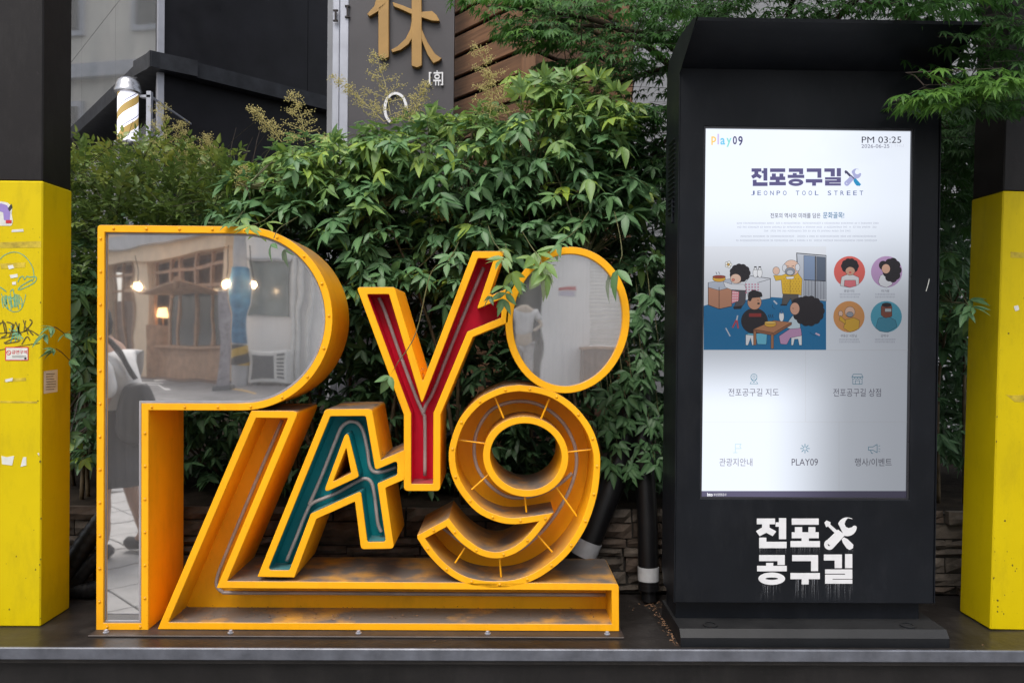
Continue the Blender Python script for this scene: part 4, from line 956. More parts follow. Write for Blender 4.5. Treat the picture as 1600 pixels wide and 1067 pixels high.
mb = MB(); mb.bb((bp.x + .09, 6.2, Z_(152)), (bp.x + .17, 6.24, Z_(148))); mb.bb((bp.x + .14, 6.2, Z_(255)), (bp.x + .175, 6.24, Z_(142))); mb.bb((bp.x + .06, 6.2, Z_(240)), (bp.x + .17, 6.24, Z_(236))); mb.bb((bp.x + .15, 6.22, Z_(150)), (bp.x + .165, 7.1, Z_(147))); mb.build('wall_bracket', M['alu'], be)

# grey sign board with the gold character
YB = 4.5; ex0, ex1 = at(545, 120, YB).x, at(709, 120, YB).x
sbd = empty('shop_sign', ((ex0 + ex1) / 2, YB, .3), 'tall grey sign board with a raised gold character and white lettering', 'sign')
MB().bb((ex0, YB, .3), (ex1, YB + .06, 3.3)).build('board', M['board'], sbd)
MB().bb((at(530.5, 120, YB).x, YB - .004, .3), (ex0 - .002, YB + .06, 3.3), bev=.004).build('edge_profile', M['alu'], sbd)
MB().bb((at(518.5, 120, YB).x, YB + .01, .3), (at(529.5, 120, YB).x, YB + .07, 3.3), bev=.004).build('edge_profile', M['alu'], sbd)
for x, y0, y1 in ((524.5, 16, 34), (543, 9, 28)):
    mb = MB(); a = at(x - 3.5, y1, YB - .012); c = at(x + 3.5, y0, YB - .012); mb.tube([at(x, y1, YB - .012), at(x, y0, YB - .012)], .006, 8)
    for yy in (y0 + 1, y1 - 1): p = at(x, yy, YB - .008); mb.box(p, (.028, .012, .008))
    mb.build('hinge', M['rustiron'], sbd)
q4 = 4.103; G = lambda pts: [(480 + x / q4, y / q4) for x, y in pts]
mb = MB(); MB.k = YB / FPX
for pts in (fillet([(470, -120), (560, -120), (515, 10), (480, 60), (400, 108), (383, 92), (430, 40)], 6), fillet([(455, 50), (523, 0), (523, 372), (490, 378), (456, 366)], 14)):
    mb.plate(G(pts), [], front(YB - .03), .03, .7)
mb.plate(G(fillet([(455, 55), (523, -5), (523, 60), (456, 120)], 2)), [], front(YB - .0296), .028, .5)
mb.plate(G(fillet([(669, -150), (733, -150), (735, 422), (705, 436), (669, 424)], 12)), [], front(YB - .03), .03, .7)
mb.plate(G(fillet([(546, 14), (610, 36), (676, 62), (676, 96), (600, 62), (554, 42)], 4)), [], front(YB - .0292), .028, .6)
mb.plate(G(fillet([(728, 78), (800, 72), (828, 96), (852, 138), (800, 136), (728, 112)], 5)), [], front(YB - .0292), .028, .6)
mb.plate(G([(672, 120), (660, 190), (630, 250), (580, 298), (536, 322), (548, 338), (600, 322), (650, 285), (690, 220), (695, 130)]), [], front(YB - .0288), .027, .6)
mb.plate(G([(720, 120), (735, 190), (770, 270), (818, 345), (862, 376), (845, 392), (808, 408), (770, 350), (738, 270), (715, 190)]), [], front(YB - .0288), .027, .6)
mb.build('gold_character', M['gold'], sbd)
mb = MB(); V, Fa = put_text('휴', (677, 110.5, 689, 134), .02); mb.add([at(x, y, YB - .012) for x, y in V] , Fa)
for x, s_ in ((671, 1), (691.5, -1)):
    mb.plate([(x - .9 * s_, 113), (x + 3 * s_, 113), (x + 3 * s_, 115.2), (x + 1.3 * s_, 115.2), (x + 1.3 * s_, 131.5), (x + 3 * s_, 131.5), (x + 3 * s_, 133.7), (x - .9 * s_, 133.7)], [], front(YB - .014), .014, 0)
mb.build('white_lettering', M['vinyl'], sbd)
mb = MB(); arc = [(618 + 19 * math.cos(t), 170 + 26 * math.sin(t)) for t in np.linspace(R(120), R(395), 30)]
a_in = [(618 + 14.5 * math.cos(t), 170 + 22 * math.sin(t)) for t in np.linspace(R(395), R(120), 30)]
mb.plate(arc + a_in, [], front(YB - .014), .014, 0); mb.build('white_lettering', M['vinyl'], sbd); MB.k = 1

# cedar slat screen, two flanks meeting at a post
PT = at(826, 100, 4.15); PT.z = 0; da = Vector((-.62, .785, 0)).normalized(); db = Vector((.66, .75, 0)).normalized()
ws = empty('wooden_screen', (PT.x, PT.y, .3), 'brown cedar slat screen with dark gaps between the boards', 'fence')
def plank(p0, d, L, z0, h, th, m, name):
    nrm = Vector((d.y, -d.x, 0)); nrm = nrm if nrm.y < 0 else -nrm
    c = p0 + d * (L / 2) - nrm * .03; rot = Matrix((d, -nrm, Vector((0, 0, 1)))).transposed()
    return MB().box((c.x, c.y, z0 + h / 2), (L, th, h), rot, bev=.004).build(name, m, ws)
for d, L in ((da, .95), (db, .88)):
    z_ = .34
    while z_ < 3.1: plank(PT + d * .05, d, L, z_ + random.uniform(-.003, .003), .105, .022, M['wood'], 'plank'); z_ += .127
    nrm = Vector((d.y, -d.x, 0)); nrm = nrm if nrm.y < 0 else -nrm
    c = PT + d * (L / 2 + .06) - nrm * .09; MB().box((c.x, c.y, 1.7), (L, .01, 2.8), Matrix((d, -nrm, Vector((0, 0, 1)))).transposed()).build('gap_shade_sheet', M['pillar_black'], ws)  # black sheet stands in for the shade seen between the boards
for p in (PT, PT + db * .93 + Vector((0, -.03, 0))):
    MB().box((p.x, p.y + .02, 1.72), (.075, .075, 2.84), bev=.004).build('post', M['wood_v'], ws)
# rendered wall behind the kiosk, its unseen height added to block sky light
cw = MB(); cw.bb((-1.2, 5.5, .3), (5.2, 5.8, 7)); o = cw.build('rendered_wall', M['concrete'], loc=(2, 5.65, .3)); tag(o, 'pale grey rendered wall behind the maple and kiosk', 'wall')

# ------------------------------------------------------------------ street behind the camera (seen in the two mirrors)
M['beige'] = mat('cream_plaster', (.76, .58, .40), .7, 0, .1, 3)
M['brown'] = mat('dark_timber', (.16, .10, .07), .6, 0, .3, 6, .1, 40)
M['brown2'] = mat('mid_timber', (.42, .25, .15), .6, 0, .25, 6, .1, 40)
M['white_wall'] = mat('white_tiled_wall', (.90, .89, .87), .6, 0, .04, 2, .05, 40)
M['dark_glass'] = mat('shop_glass', (.06, .07, .075), .12, 0, .3, 1.5)
M['green_glass'] = mat('grey_green_glass', (.24, .28, .28), .15, 0, .25, 1.5)
M['inner'] = mat('cafe_interior', (.24, .12, .065), .8, 0, .5, 2)
M['banner_blue'] = mat('blue_banner', (.07, .22, .38), .6, 0, .35, 5)
M['pole_grey'] = mat('grey_concrete_pole', (.48, .48, .49), .7, 0, .12, 4)
M['guard_yellow'] = mat('guard_yellow', (.60, .38, .05), .6, 0, .2, 6)
M['line_white'] = mat('road_paint', (.68, .68, .66), .7, 0, .15, 8)
M['line_yellow'] = mat('yellow_road_paint', (.55, .36, .12), .7, 0, .15, 8)
M['bulb'] = emit('warm_bulb', (1, .72, .38), 9 * EM)
M['shade'] = emit('warm_lamp_shade', (1, .55, .22), 3.5 * EM)
M['cloth_white'] = mat('white_cotton', (.66, .65, .64), .85, 0, .08, 10, .2, 60)
M['cloth_dark'] = mat('charcoal_cloth', (.03, .031, .038), .85, 0, .2, 10, .2, 60)
M['bag'] = mat('black_bag', (.022, .022, .025), .55, 0, .2, 10)
M['skin'] = mat('skin', (.46, .27, .19), .55, 0, .1, 12)
M['hair'] = mat('dark_hair', (.012, .010, .009), .5, 0, .2, 40)
M['plastic_white'] = mat('white_appliance', (.75, .75, .73), .5, 0, .08, 6)
M['grille'] = mat('grey_grille', (.13, .14, .15), .6, 0, .2, 20)
# cafe front
qa, qb = rf(150, 530, 23.0), rf(364, 530, 17.2); qa.z = qb.z = 0
dc = (qb - qa); LC = dc.length; dc.normalize(); nc = Vector((-dc.y, dc.x, 0)); nc = nc if nc.y > 0 else -nc
fc = lambda u, z_, w: qa + dc * u - nc * w + Vector((0, 0, z_))       # w > 0 goes into the building
GZ = -.10
def ub(px):                                  # facade coordinate under a mirror pixel
    best = min(range(0, 401), key=lambda i: abs(pxm(fc(LC * i / 400, 1, 0)) - px)); return LC * best / 400
def pxm(p):
    v = Vector((p.x, 2 * YM - p.y, p.z)) - CAM; return 800 + FPX * v.dot(RT) / v.dot(F_)
def zb2(px, py):
    u = ub(px); p = fc(u, 0, 0); D = 2 * YM - p.y; return at(px, py, D).z
cf = empty('cafe_building', (qb.x, qb.y, GZ), 'timber fronted cafe across the street with cream eaves and warm bulbs', 'building')
slab(fc, -3, LC, zb2(300, 352), 6.2, -.1, 4, M['beige'], 'upper_wall', cf)
slab(fc, -3, LC + .0, zb2(300, 372), zb2(300, 352) - .002, -.35, .5, M['pole_grey'], 'eave_slab', cf)
zbm0, zbm1 = zb2(300, 396), zb2(300, 372)
slab(fc, -3, LC, zbm0, zbm1 - .002, -.2, .4, M['beige'], 'cream_beam', cf)
slab(fc, -3, LC, GZ, zbm1 + 1, 1.8, 2.0, M['inner'], 'inner_wall', cf); slab(fc, -3, LC, zbm0 + .1, zbm0 + .2, .41, 1.79, M['inner'], 'ceiling', cf)
slab(fc, -3, LC, GZ - .1, GZ + .03, -.3, 1.8, M['brown'], 'floor_slab', cf)
zs0 = zb2(300, 545); zmid = zb2(300, 462); ztop = zbm0
for a_, b_2 in ((210, 232), (166, 172), (355, 363)):
    slab(fc, ub(a_), ub(b_2), GZ, zbm0, -.08, .2, M['beige'], 'column', cf)
slab(fc, ub(235), ub(352), GZ, zs0, 0, .12, M['brown2'], 'timber_apron', cf)
slab(fc, ub(235), ub(352), zs0, zs0 + .06, -.12, .2, M['brown2'], 'window_ledge', cf)
for px in (235, 262, 276, 300, 326, 350): slab(fc, ub(px), ub(px) + .09, zs0 + .06, zbm0, .02, .10, M['brown2'], 'mullion', cf)
for py in (420, 447): slab(fc, ub(172), ub(352), zb2(300, py), zb2(300, py) + .07, .03, .09, M['brown2'], 'transom', cf)
for a_, b_2 in ((263, 275), (277, 299), (301, 325), (327, 349)): slab(fc, ub(a_) + .1, ub(b_2), zs0 + .07, zb2(300, 450), .05, .06, M['dark_glass'], 'pane', cf)
slab(fc, ub(174), ub(208), GZ, zb2(190, 470), .05, .12, M['brown'], 'door', cf)
slab(fc, -2.9, ub(164), GZ, zbm0, .05, .12, M['brown'], 'shutter', cf)
for k, px in enumerate((178, 190, 202)): slab(fc, ub(px), ub(px) + .05, GZ, zbm0, .0, .06, M['brown2'], 'door_stile', cf)
mb = MB(); p_ = fc(ub(326), 0, 0); mb.tube([fc(ub(275), zb2(275, 462), -.1), fc(ub(362), zb2(362, 440), -1.2)], .05, 8); mb.build('awning_pole', M['brown2'], cf)
mb = MB(); v = [fc(ub(275), zb2(275, 460), .0), fc(ub(352), zb2(352, 455), .0), fc(ub(352), zb2(352, 440), -1.0), fc(ub(275), zb2(275, 458), -1.0)]; mb.add(v + [p - Vector((0, 0, .03)) for p in v], [(0, 1, 2, 3), (7, 6, 5, 4), (0, 4, 5, 1), (1, 5, 6, 2), (2, 6, 7, 3), (3, 7, 4, 0)]); mb.build('awning', M['brown2'], cf)
def bulb(px, py, D, r, label):
    p = rf(px, py, D); e = empty('pendant_bulb', (p.x, p.y, p.z), label, 'lamp', 'warm bulbs along the cafe front')
    MB().lathe(p, [(.001, -r), (r * .7, -r * .7), (r, 0), (r * .75, r * .75), (r * .35, r * 1.3), (r * .3, r * 1.8)], 12).build('bulb', M['bulb'], e, smooth=True)
    MB().tube([p + Vector((0, 0, r * 1.7)), p + Vector((0, 0, .75))], .012, 6).build('cord', M['rustiron'], e)
    L_ = bpy.data.lights.new('bulb_light', 'POINT'); L_.energy = 22 * (r / .05) ** 2; L_.color = (1, .66, .36); L_.shadow_soft_size = r * 1.2; lo = bpy.data.objects.new('bulb_light', L_); COL.objects.link(lo); lo.parent = e
bulb(211, 447, 18.6, .042, 'bare warm bulb hanging from the cafe eaves beside its cream column'); bulb(357, 442, 16.3, .046, 'large warm bulb hanging beside the blue wrapped utility pole'); bulb(393.5, 443.5, 16.0, .03, 'small warm bulb hanging in front of the white shop wall')
p = rf(254, 488, 20.2); e = empty('table_lamp', (p.x, p.y, p.z - .3), 'small glowing table lamp inside the cafe window', 'lamp')
MB().lathe(p, [(.17, -.10), (.10, .14), (.09, .14)], 16).build('lamp_shade', M['shade'], e, smooth=True, angle=40); MB().tube([p + Vector((0, 0, -.32)), p], .02, 8).build('lamp_stem', M['brown2'], e)
MB().bb((p.x - .35, p.y - .3, GZ), (p.x + .35, p.y + .3, p.z - .31)).build('side_cabinet', M['brown2'], e)
# white building with roller shutter
YW = 2 * YM - 17.0; WX = lambda px: at(px, 500, 17.0).x; WZ = lambda py: at(600, py, 17.0).z
wb = empty('white_building', ((WX(385) + WX(985)) / 2, YW, GZ), 'white rendered shop building across the street with roller shutter', 'building')
def wbx(px0, px1, py0, py1, d0, d1, m, name): return MB().bb((WX(px0), YW + d0, max(WZ(py1), GZ - .1)), (WX(px1), YW + d1, WZ(py0))).build(name, m, wb)
wbx(384, 560, 150, 640, -3, 0, M['white_wall'], 'wall'); wbx(560.3, 800, 150, 640, -3, -.02, M['white_wall'], 'wall'); wbx(846, 921, 150, 640, -3, .05, M['white_wall'], 'pier'); wbx(800, 845.6, 150, 420, -3, -.01, M['white_wall'], 'lintel'); wbx(921.3, 1200, 150, 380, -3, -.02, M['white_wall'], 'wall')
wbx(391, 455, 411, 495, .004, .05, M['green_glass'], 'window'); wbx(388.5, 457.5, 407, 411, .004, .09, M['pole_grey'], 'window_head')
for px in (463, 471, 487): MB().tube([(WX(px), YW + .1, GZ), (WX(px), YW + .1, 5)], .05, 10).build('drain_pipe', M['plastic_white'], wb)
wbx(800, 845.6, 420, 640, -1.6, -1.5, M['dark_glass'], 'shop_interior'); wbx(800, 845.6, 420, 640, -.35, -.32, M['dark_glass'], 'shop_window')
for k in range(26):
    py = 382 + k * 5.9; wbx(921.6, 990, py, py + 5.2, -.06, -.01 + .012 * (k % 2), M['plastic_white'], 'shutter_slat')
wbx(905, 1010, 536, 540, .05, .9, M['brown2'], 'stall_top'); wbx(907, 1008, 540.5, 620, .1, .85, M['brown'], 'stall_front')
nz_ = MB(); a, b2 = (WX(873), WZ(462.5)), (WX(897), WZ(447)); nz_.bb((a[0], YW + .051, a[1]), (b2[0], YW + .056, b2[1])); nz_.bb((a[0], YW + .0565, b2[1] - .07), (b2[0], YW + .0575, b2[1]), 1)
for k in range(3): nz_.bb((a[0] + .03, YW + .0565, a[1] + .025 + k * .035), (b2[0] - .04, YW + .0572, a[1] + .037 + k * .035), 2)
nz_.build('paper_notice', [M['vinyl'], M['ink_red'], M['ink_purple']], wb)
# utility pole wrapped in a blue banner
PD = 16.4; pp = rf(375, 600, PD); pe = empty('utility_pole', (pp.x, pp.y, GZ), 'grey utility pole wrapped in a blue banner with striped guard', 'pole'); rr = 12.3 * PD / FPX
PZ = lambda py: at(375, py, PD).z
MB().tube([(pp.x, pp.y, GZ - .05), (pp.x, pp.y, PZ(572))], rr * .97, 24).build('footing', M['pole_grey'], pe, smooth=True, angle=40)
MB().tube([(pp.x, pp.y, PZ(572)), (pp.x, pp.y, 7.0)], [rr * .92, rr * .75], 24).build('shaft', M['pole_grey'], pe, smooth=True, angle=40)
MB().tube([(pp.x, pp.y, PZ(538)), (pp.x, pp.y, PZ(421))], rr * 1.02, 24).build('banner_wrap', M['banner_blue'], pe, smooth=True, angle=40)
m_, nt, n_, l_, b_ = new_mat('hazard_stripes'); tc = n_.new('ShaderNodeTexCoord'); sp = n_.new('ShaderNodeSeparateXYZ'); l_.new(tc.outputs['Object'], sp.inputs[0])
ph = op('FRACT', op('ADD', op('MULTIPLY', op('ARCTAN2', sp.outputs['Y'], sp.outputs['X']), 1 / (2 * math.pi)), op('MULTIPLY', sp.outputs['Z'], 3.0)), 0); rp = ramp(n_, l_, ph, [(0, (.60, .38, .05)), (.5, (.06, .06, .06))]); rp.color_ramp.interpolation = 'CONSTANT'; l_.new(rp.outputs[0], b_.inputs['Base Color'])
MB().tube([(pp.x, pp.y, PZ(572)), (pp.x, pp.y, PZ(541))], rr * 1.03, 24).build('striped_guard', m_, pe, smooth=True, angle=40)
# grey roll-up banner beside it
a, b2 = rf(341, 590, 15.8), rf(361, 452, 15.8); bs = empty('roll_up_banner', ((a.x + b2.x) / 2, a.y, street_z(a.y)), 'narrow grey standing banner beside the utility pole', 'banner')
zg = street_z(a.y); mb = MB(); mb.bb((a.x, a.y - .01, zg + .08), (b2.x, a.y + .01, b2.z)); mb.build('cloth', mat('grey_banner', (.33, .31, .33), .7, 0, .35, 6), bs); MB().bb((a.x - .05, a.y - .12, zg), (b2.x + .05, a.y + .12, zg + .085)).build('foot', M['grille'], bs)
# air conditioner condenser
a, b2 = rf(389, 597, 16.3), rf(453, 549, 16.3); zg = street_z(a.y); ac = empty('air_conditioner', ((a.x + b2.x) / 2, a.y, zg), 'white outdoor air conditioner unit against the white shop wall', 'air conditioner')
MB().bb((a.x, a.y - .35, zg + .06), (b2.x, a.y, b2.z), bev=.02).build('casing', M['plastic_white'], ac); xm = a.x + (b2.x - a.x) * .62
MB().bb((a.x + .04, a.y + .001, zg + .14), (xm, a.y + .012, b2.z - .08)).build('grille', M['grille'], ac)
for k in range(7): MB().bb((xm + .08, a.y + .001, zg + .16 + k * .085), (b2.x - .05, a.y + .014, zg + .20 + k * .085)).build('louvre', M['grille'], ac)
for k in (0, 1): MB().bb((a.x + .05 + k * (b2.x - a.x - .2), a.y - .3, zg), (a.x + .15 + k * (b2.x - a.x - .2), a.y - .05, zg + .06)).build('foot', M['grille'], ac)
# road markings
mk = MB(); 
def on_road(pts, m, mb):
    v = [Vector(p) for p in pts]; 
    for p in v: p.z = street_z(p.y) + .004
    mb.add(v, [tuple(range(len(v)))], m)
def ground_pt(px, py):                        # street point under a mirror pixel
    for k in range(400):
        D = 4 + k * .05; p = rf(px, py, D)
        if p.z <= street_z(p.y): return p
    return rf(px, py, 24)
mk = MB(); on_road([ground_pt(*q_) for q_ in ((212, 594), (256, 596), (268, 609), (258, 609), (246, 601), (212, 600))], 0, mk); mk.build('road_arrow', M['line_white'])['kind'] = 'structure'
mk = MB(); on_road([ground_pt(*q_) for q_ in ((236, 590), (260, 590), (262, 592), (240, 593))], 0, mk); mk.build('road_dash', M['line_white'])['kind'] = 'structure'
mk = MB(); on_road([ground_pt(*q_) for q_ in ((262, 583), (300, 592), (350, 606), (400, 618), (400, 620), (350, 608), (300, 594), (262, 584.4))], 0, mk); mk.build('kerb_line', M['line_yellow'])['kind'] = 'structure'

# figures grown from a skeleton with the skin modifier
def skin_fig(name, joints, bones, radii, m, parent, sub=2, rootv=0):
    me = bpy.data.meshes.new(name); o0 = root_of(parent).location
    me.from_pydata([tuple(Vector(j) - o0) for j in joints], bones, []); o = link(name, me, m, parent)
    md = o.modifiers.new('skin', 'SKIN'); md.use_smooth_shade = True
    for i, sv in enumerate(me.skin_vertices[0].data):
        r_ = radii[i]; sv.radius = r_ if isinstance(r_, tuple) else (r_, r_); sv.use_root = (i == rootv)
    sd_ = o.modifiers.new('sub', 'SUBSURF'); sd_.levels = sub; sd_.render_levels = sub
    return o
pg = rf(183, 700, 5.4); pg.z = ZS + .005
pz = empty('person', (pg.x, pg.y, pg.z), 'person walking in a loose white top and dark skirt with a black shoulder bag', 'person')
J = lambda x, y, z_: (pg.x + x, pg.y + y, pg.z + z_)
js = [J(0, 0, .92), J(-.02, 0, 1.12), J(-.06, .01, 1.34), J(-.09, .015, 1.43), J(-.14, .03, 1.51), J(-.16, .03, 1.60),
      J(-.05, .16, 1.35), J(.03, .21, 1.10), J(-.03, .25, .88), J(-.05, .25, .80), J(-.05, -.14, 1.35), J(-.08, -.20, 1.10), J(-.20, -.20, .92), J(-.26, -.19, .86),
      J(0, .09, .86), J(-.06, .09, .48), J(-.05, .09, .09), J(-.17, .09, .04), J(0, -.09, .86), J(.03, -.09, .48), J(.15, -.09, .14), J(.09, -.09, .05)]
bo = [(0, 1), (1, 2), (2, 3), (3, 4), (4, 5), (2, 6), (6, 7), (7, 8), (8, 9), (2, 10), (10, 11), (11, 12), (12, 13), (0, 14), (14, 15), (15, 16), (16, 17), (0, 18), (18, 19), (19, 20), (20, 21)]
fing = []
for base, w in ((9, 8), (13, 12)):
    B = Vector(js[base]); d_ = (B - Vector(js[w])).normalized(); s_ = Vector((0, 0, 1)).cross(d_); s_ = s_.normalized() if s_.length > .01 else Vector((1, 0, 0))
    for k, (off, ln_) in enumerate(((-.03, .055), (-.012, .07), (.006, .072), (.024, .062), (-.045, .03))):
        p1 = B + s_ * off + d_ * .03; p2 = p1 + d_ * ln_ * .6 - Vector((.012, 0, 0)); i0 = len(js); js += [tuple(p1), tuple(p2)]; bo += [(base, i0), (i0, i0 + 1)]; fing += [.010, .008]
rad = [(.13, .10), (.115, .09), (.13, .085), .055, .085, .095, .05, .04, .03, .032, .05, .04, .03, .032, .085, .058, .038, .035, .085, .058, .038, .035] + fing
skin_fig('body', js, bo, rad, M['skin'], pz)
skin_fig('white_top', [J(0, 0, .78), J(0, 0, .95), J(-.02, 0, 1.15), J(-.06, .01, 1.35), J(-.03, .19, 1.32), J(.04, .24, 1.06), J(-.03, -.17, 1.32), J(-.07, -.23, 1.08)], [(0, 1), (1, 2), (2, 3), (3, 4), (4, 5), (3, 6), (6, 7)], [(.21, .17), (.19, .155), (.17, .14), (.135, .10), .085, .082, .085, .082], M['cloth_white'], pz)
MB().lathe(J(0, 0, 0), [(.30, .50), (.27, .60), (.20, .82), (.15, .98)], 28).build('skirt', M['cloth_dark'], pz, smooth=True, angle=60)
hd = MB(); hd.lathe(J(-.14, .03, 1.565), [(.01, .125), (.06, .115), (.095, .07), (.108, 0), (.10, -.07), (.075, -.13), (.04, -.16)], 20); hd.build('hair', M['hair'], pz, smooth=True)
for sy, (fx, fz) in ((.09, (-.11, .045)), (-.09, (.13, .055))): MB().box(J(fx, sy, fz), (.26, .09, .085), bev=.03).build('shoe', M['cloth_dark'], pz, smooth=True)
skin_fig('shoulder_bag', [J(.17, .12, 1.18), J(.19, .14, .98), J(.20, .14, .74)], [(0, 1), (1, 2)], [(.07, .06), (.15, .09), (.15, .10)], M['bag'], pz)
MB().tube(catmull([J(.16, .12, 1.2), J(-.02, .12, 1.46), J(-.16, .02, 1.30), J(.0, .20, 1.0)], 6), .016, 6).build('bag_strap', M['bag'], pz)
# shop mannequin in the white building's window
mg = rf(818, 560, 15.2); mg.z = street_z(mg.y); mq = empty('mannequin', (mg.x, mg.y, mg.z), 'headless shop mannequin in a white tee standing before the dark shop window', 'mannequin')
J = lambda x, y, z_: (mg.x + x, mg.y + y, mg.z + .25 + z_)
MB().lathe((mg.x, mg.y, mg.z), [(.22, 0), (.22, .02), (.03, .04), (.03, .5)], 20).build('stand', M['chrome'], mq)
skin_fig('torso', [J(0, 0, .85), J(0, 0, 1.1), J(0, 0, 1.38), J(0, 0, 1.52), J(.20, 0, 1.36), J(.34, .04, 1.10), J(.16, .14, .98), J(-.20, 0, 1.36), J(-.30, 0, 1.08), J(-.26, .06, .82), J(.1, 0, .78), J(.1, .02, .1), J(-.1, 0, .78), J(-.1, .02, .1)],
         [(0, 1), (1, 2), (2, 3), (2, 4), (4, 5), (5, 6), (2, 7), (7, 8), (8, 9), (0, 10), (10, 11), (0, 12), (12, 13)], [.14, .12, .13, .05, .05, .04, .03, .05, .04, .03, .08, .05, .08, .05], mat('mannequin_resin', (.55, .46, .36), .4), mq)
skin_fig('white_tee', [J(0, 0, .86), J(0, 0, 1.1), J(0, 0, 1.38), J(.21, 0, 1.36), J(.30, .02, 1.18), J(-.21, 0, 1.36), J(-.28, 0, 1.16)], [(0, 1), (1, 2), (2, 3), (3, 4), (2, 5), (5, 6)], [(.19, .14), (.17, .13), (.16, .115), .085, .08, .085, .08], M['cloth_white'], mq)
skin_fig('trousers', [J(0, 0, .86), J(.1, 0, .74), J(.1, .02, .2), J(-.1, 0, .74), J(-.1, .02, .2)], [(0, 1), (1, 2), (0, 3), (3, 4)], [.16, .11, .09, .11, .09], mat('speckled_cloth', (.45, .44, .43), .8, 0, .4, 40), mq)

# ------------------------------------------------------------------ planting
def leaflet(L, Wd, curl, fold, prof=None):
    """one leaf blade along +Y: V-folded on the midrib, curling down; returns verts, tris, rib flags"""
    prof = prof or [(.10, .50), (.30, .98), (.52, .92), (.76, .52)]
    V = [(0, 0, 0)]; rb = [1]
    for t, w in prof:
        y = L * t; z = -curl * L * t * t; hw = Wd * w / 2
        V += [(-hw, y, z + fold * hw), (0, y, z), (hw, y, z + fold * hw)]; rb += [0, 1, 0]
    V.append((0, L, -curl * L)); rb.append(.4); k = len(prof); T = [(0, 2, 1), (0, 3, 2)]
    for i in range(k - 1):
        a = 1 + 3 * i; T += [(a, a + 1, a + 4), (a, a + 4, a + 3), (a + 1, a + 2, a + 5), (a + 1, a + 5, a + 4)]
    a = 1 + 3 * (k - 1); e_ = len(V) - 1; T += [(a, a + 1, e_), (a + 1, a + 2, e_)]
    return np.array(V, float), np.array(T), np.array(rb, float)
def rotm(ax, a): return np.array(Matrix.Rotation(a, 3, ax))
def assemble(parts):
    Vs, Ts, Rb, o_ = [], [], [], 0
    for V, T, rb in parts: Vs.append(V); Ts.append(T + o_); Rb.append(rb); o_ += len(V)
    return np.concatenate(Vs), np.concatenate(Ts), np.concatenate(Rb)
def spray_variant(rnd, n_side=1, L=.079, ratio=.335):
    """leaf of three or five drooping leaflets on a short stalk"""
    parts = []; st_ = .022 + rnd.random() * .02
    parts.append((np.array([(-.0009, 0, 0), (.0009, 0, 0), (0, 0, .0014), (0, st_ + .004, 0)]), np.array([(0, 1, 3), (1, 2, 3), (2, 0, 3)]), np.zeros(4)))
    specs = [(0, 0, 1.0)]
    for k in range(n_side): specs += [(-1, k, .82), (1, k, .82)]
    for sgn, k, s_ in specs:
        l_ = L * s_ * rnd.uniform(.82, 1.15); V, T, rb = leaflet(l_, l_ * ratio * rnd.uniform(.9, 1.15), rnd.uniform(.05, .28), rnd.uniform(.05, .45))
        a = -sgn * R(rnd.uniform(42, 68)) + R(rnd.uniform(-8, 8)); dp = R(rnd.uniform(-30, 10))
        V = V @ rotm('Y', R(rnd.uniform(-25, 25))).T @ rotm('X', dp).T @ rotm('Z', a).T + np.array([0, st_ * (1 - .6 * k) if sgn else st_, 0]); parts.append((V, T, rb))
    return assemble(parts)
def maple_variant(rnd, L=.05):
    parts = []; st_ = .02
    parts.append((np.array([(-.0007, 0, 0), (.0007, 0, 0), (0, 0, .001), (0, st_, 0)]), np.array([(0, 1, 3), (1, 2, 3), (2, 0, 3)]), np.zeros(4)))
    for a, s_ in ((0, 1), (33, .92), (-33, .92), (68, .72), (-68, .72), (112, .4), (-112, .4)):
        l_ = L * s_ * rnd.uniform(.9, 1.1); V, T, rb = leaflet(l_, l_ * .235, rnd.uniform(.1, .4), .2, [(.12, .55), (.46, 1.0), (.74, .42)])
        V = V @ rotm('X', R(rnd.uniform(-16, 0))).T @ rotm('Z', -R(a + rnd.uniform(-5, 5))).T + np.array([0, st_, 0]); parts.append((V, T, rb))
    return assemble(parts)
def twig_variant(rnd, L=.034):
    """short shoot with five small oval leaves"""
    parts = [(np.array([(-.001, 0, 0), (.001, 0, 0), (0, 0, .0016), (0, .075, .004)]), np.array([(0, 1, 3), (1, 2, 3), (2, 0, 3)]), np.zeros(4))]
    for k in range(6):
        l_ = L * rnd.uniform(.75, 1.2); V, T, rb = leaflet(l_, l_ * .46, rnd.uniform(.05, .3), rnd.uniform(.1, .5)); sg_ = -1 if k % 2 else 1
        V = V @ rotm('X', R(rnd.uniform(-30, 35))).T @ rotm('Z', -sg_ * R(rnd.uniform(30, 75) if k < 5 else 5)).T + np.array([0, .015 + k * .012, .002]); parts.append((V, T, rb))
    return assemble(parts)
rv = random.Random(5)
VAR = {'nandina': [spray_variant(rv, 1) for _ in range(9)] + [spray_variant(rv, 2) for _ in range(5)] + [spray_variant(rv, 1, .055, .38) for _ in range(2)], 'maple': [maple_variant(rv) for _ in range(6)], 'hedge': [twig_variant(rv) for _ in range(8)]}
def tri_mesh(name, V, T, tint, rib, m):
    me = bpy.data.meshes.new(name); me.vertices.add(len(V)); me.vertices.foreach_set('co', V.astype(np.float32).ravel())
    me.loops.add(len(T) * 3); me.loops.foreach_set('vertex_index', T.astype(np.int32).ravel()); me.polygons.add(len(T))
    me.polygons.foreach_set('loop_start', np.arange(0, len(T) * 3, 3, dtype=np.int32)); me.update(calc_edges=True); me.validate()
    for nm, d_ in (('tint', tint), ('rib', rib)):
        a_ = me.attributes.new(nm, 'FLOAT', 'POINT'); a_.data.foreach_set('value', np.asarray(d_, np.float32))
    me.materials.append(m); return me
LEVELS = [.05, .22, .38, .52, .68, .9]; LEAFME = {}
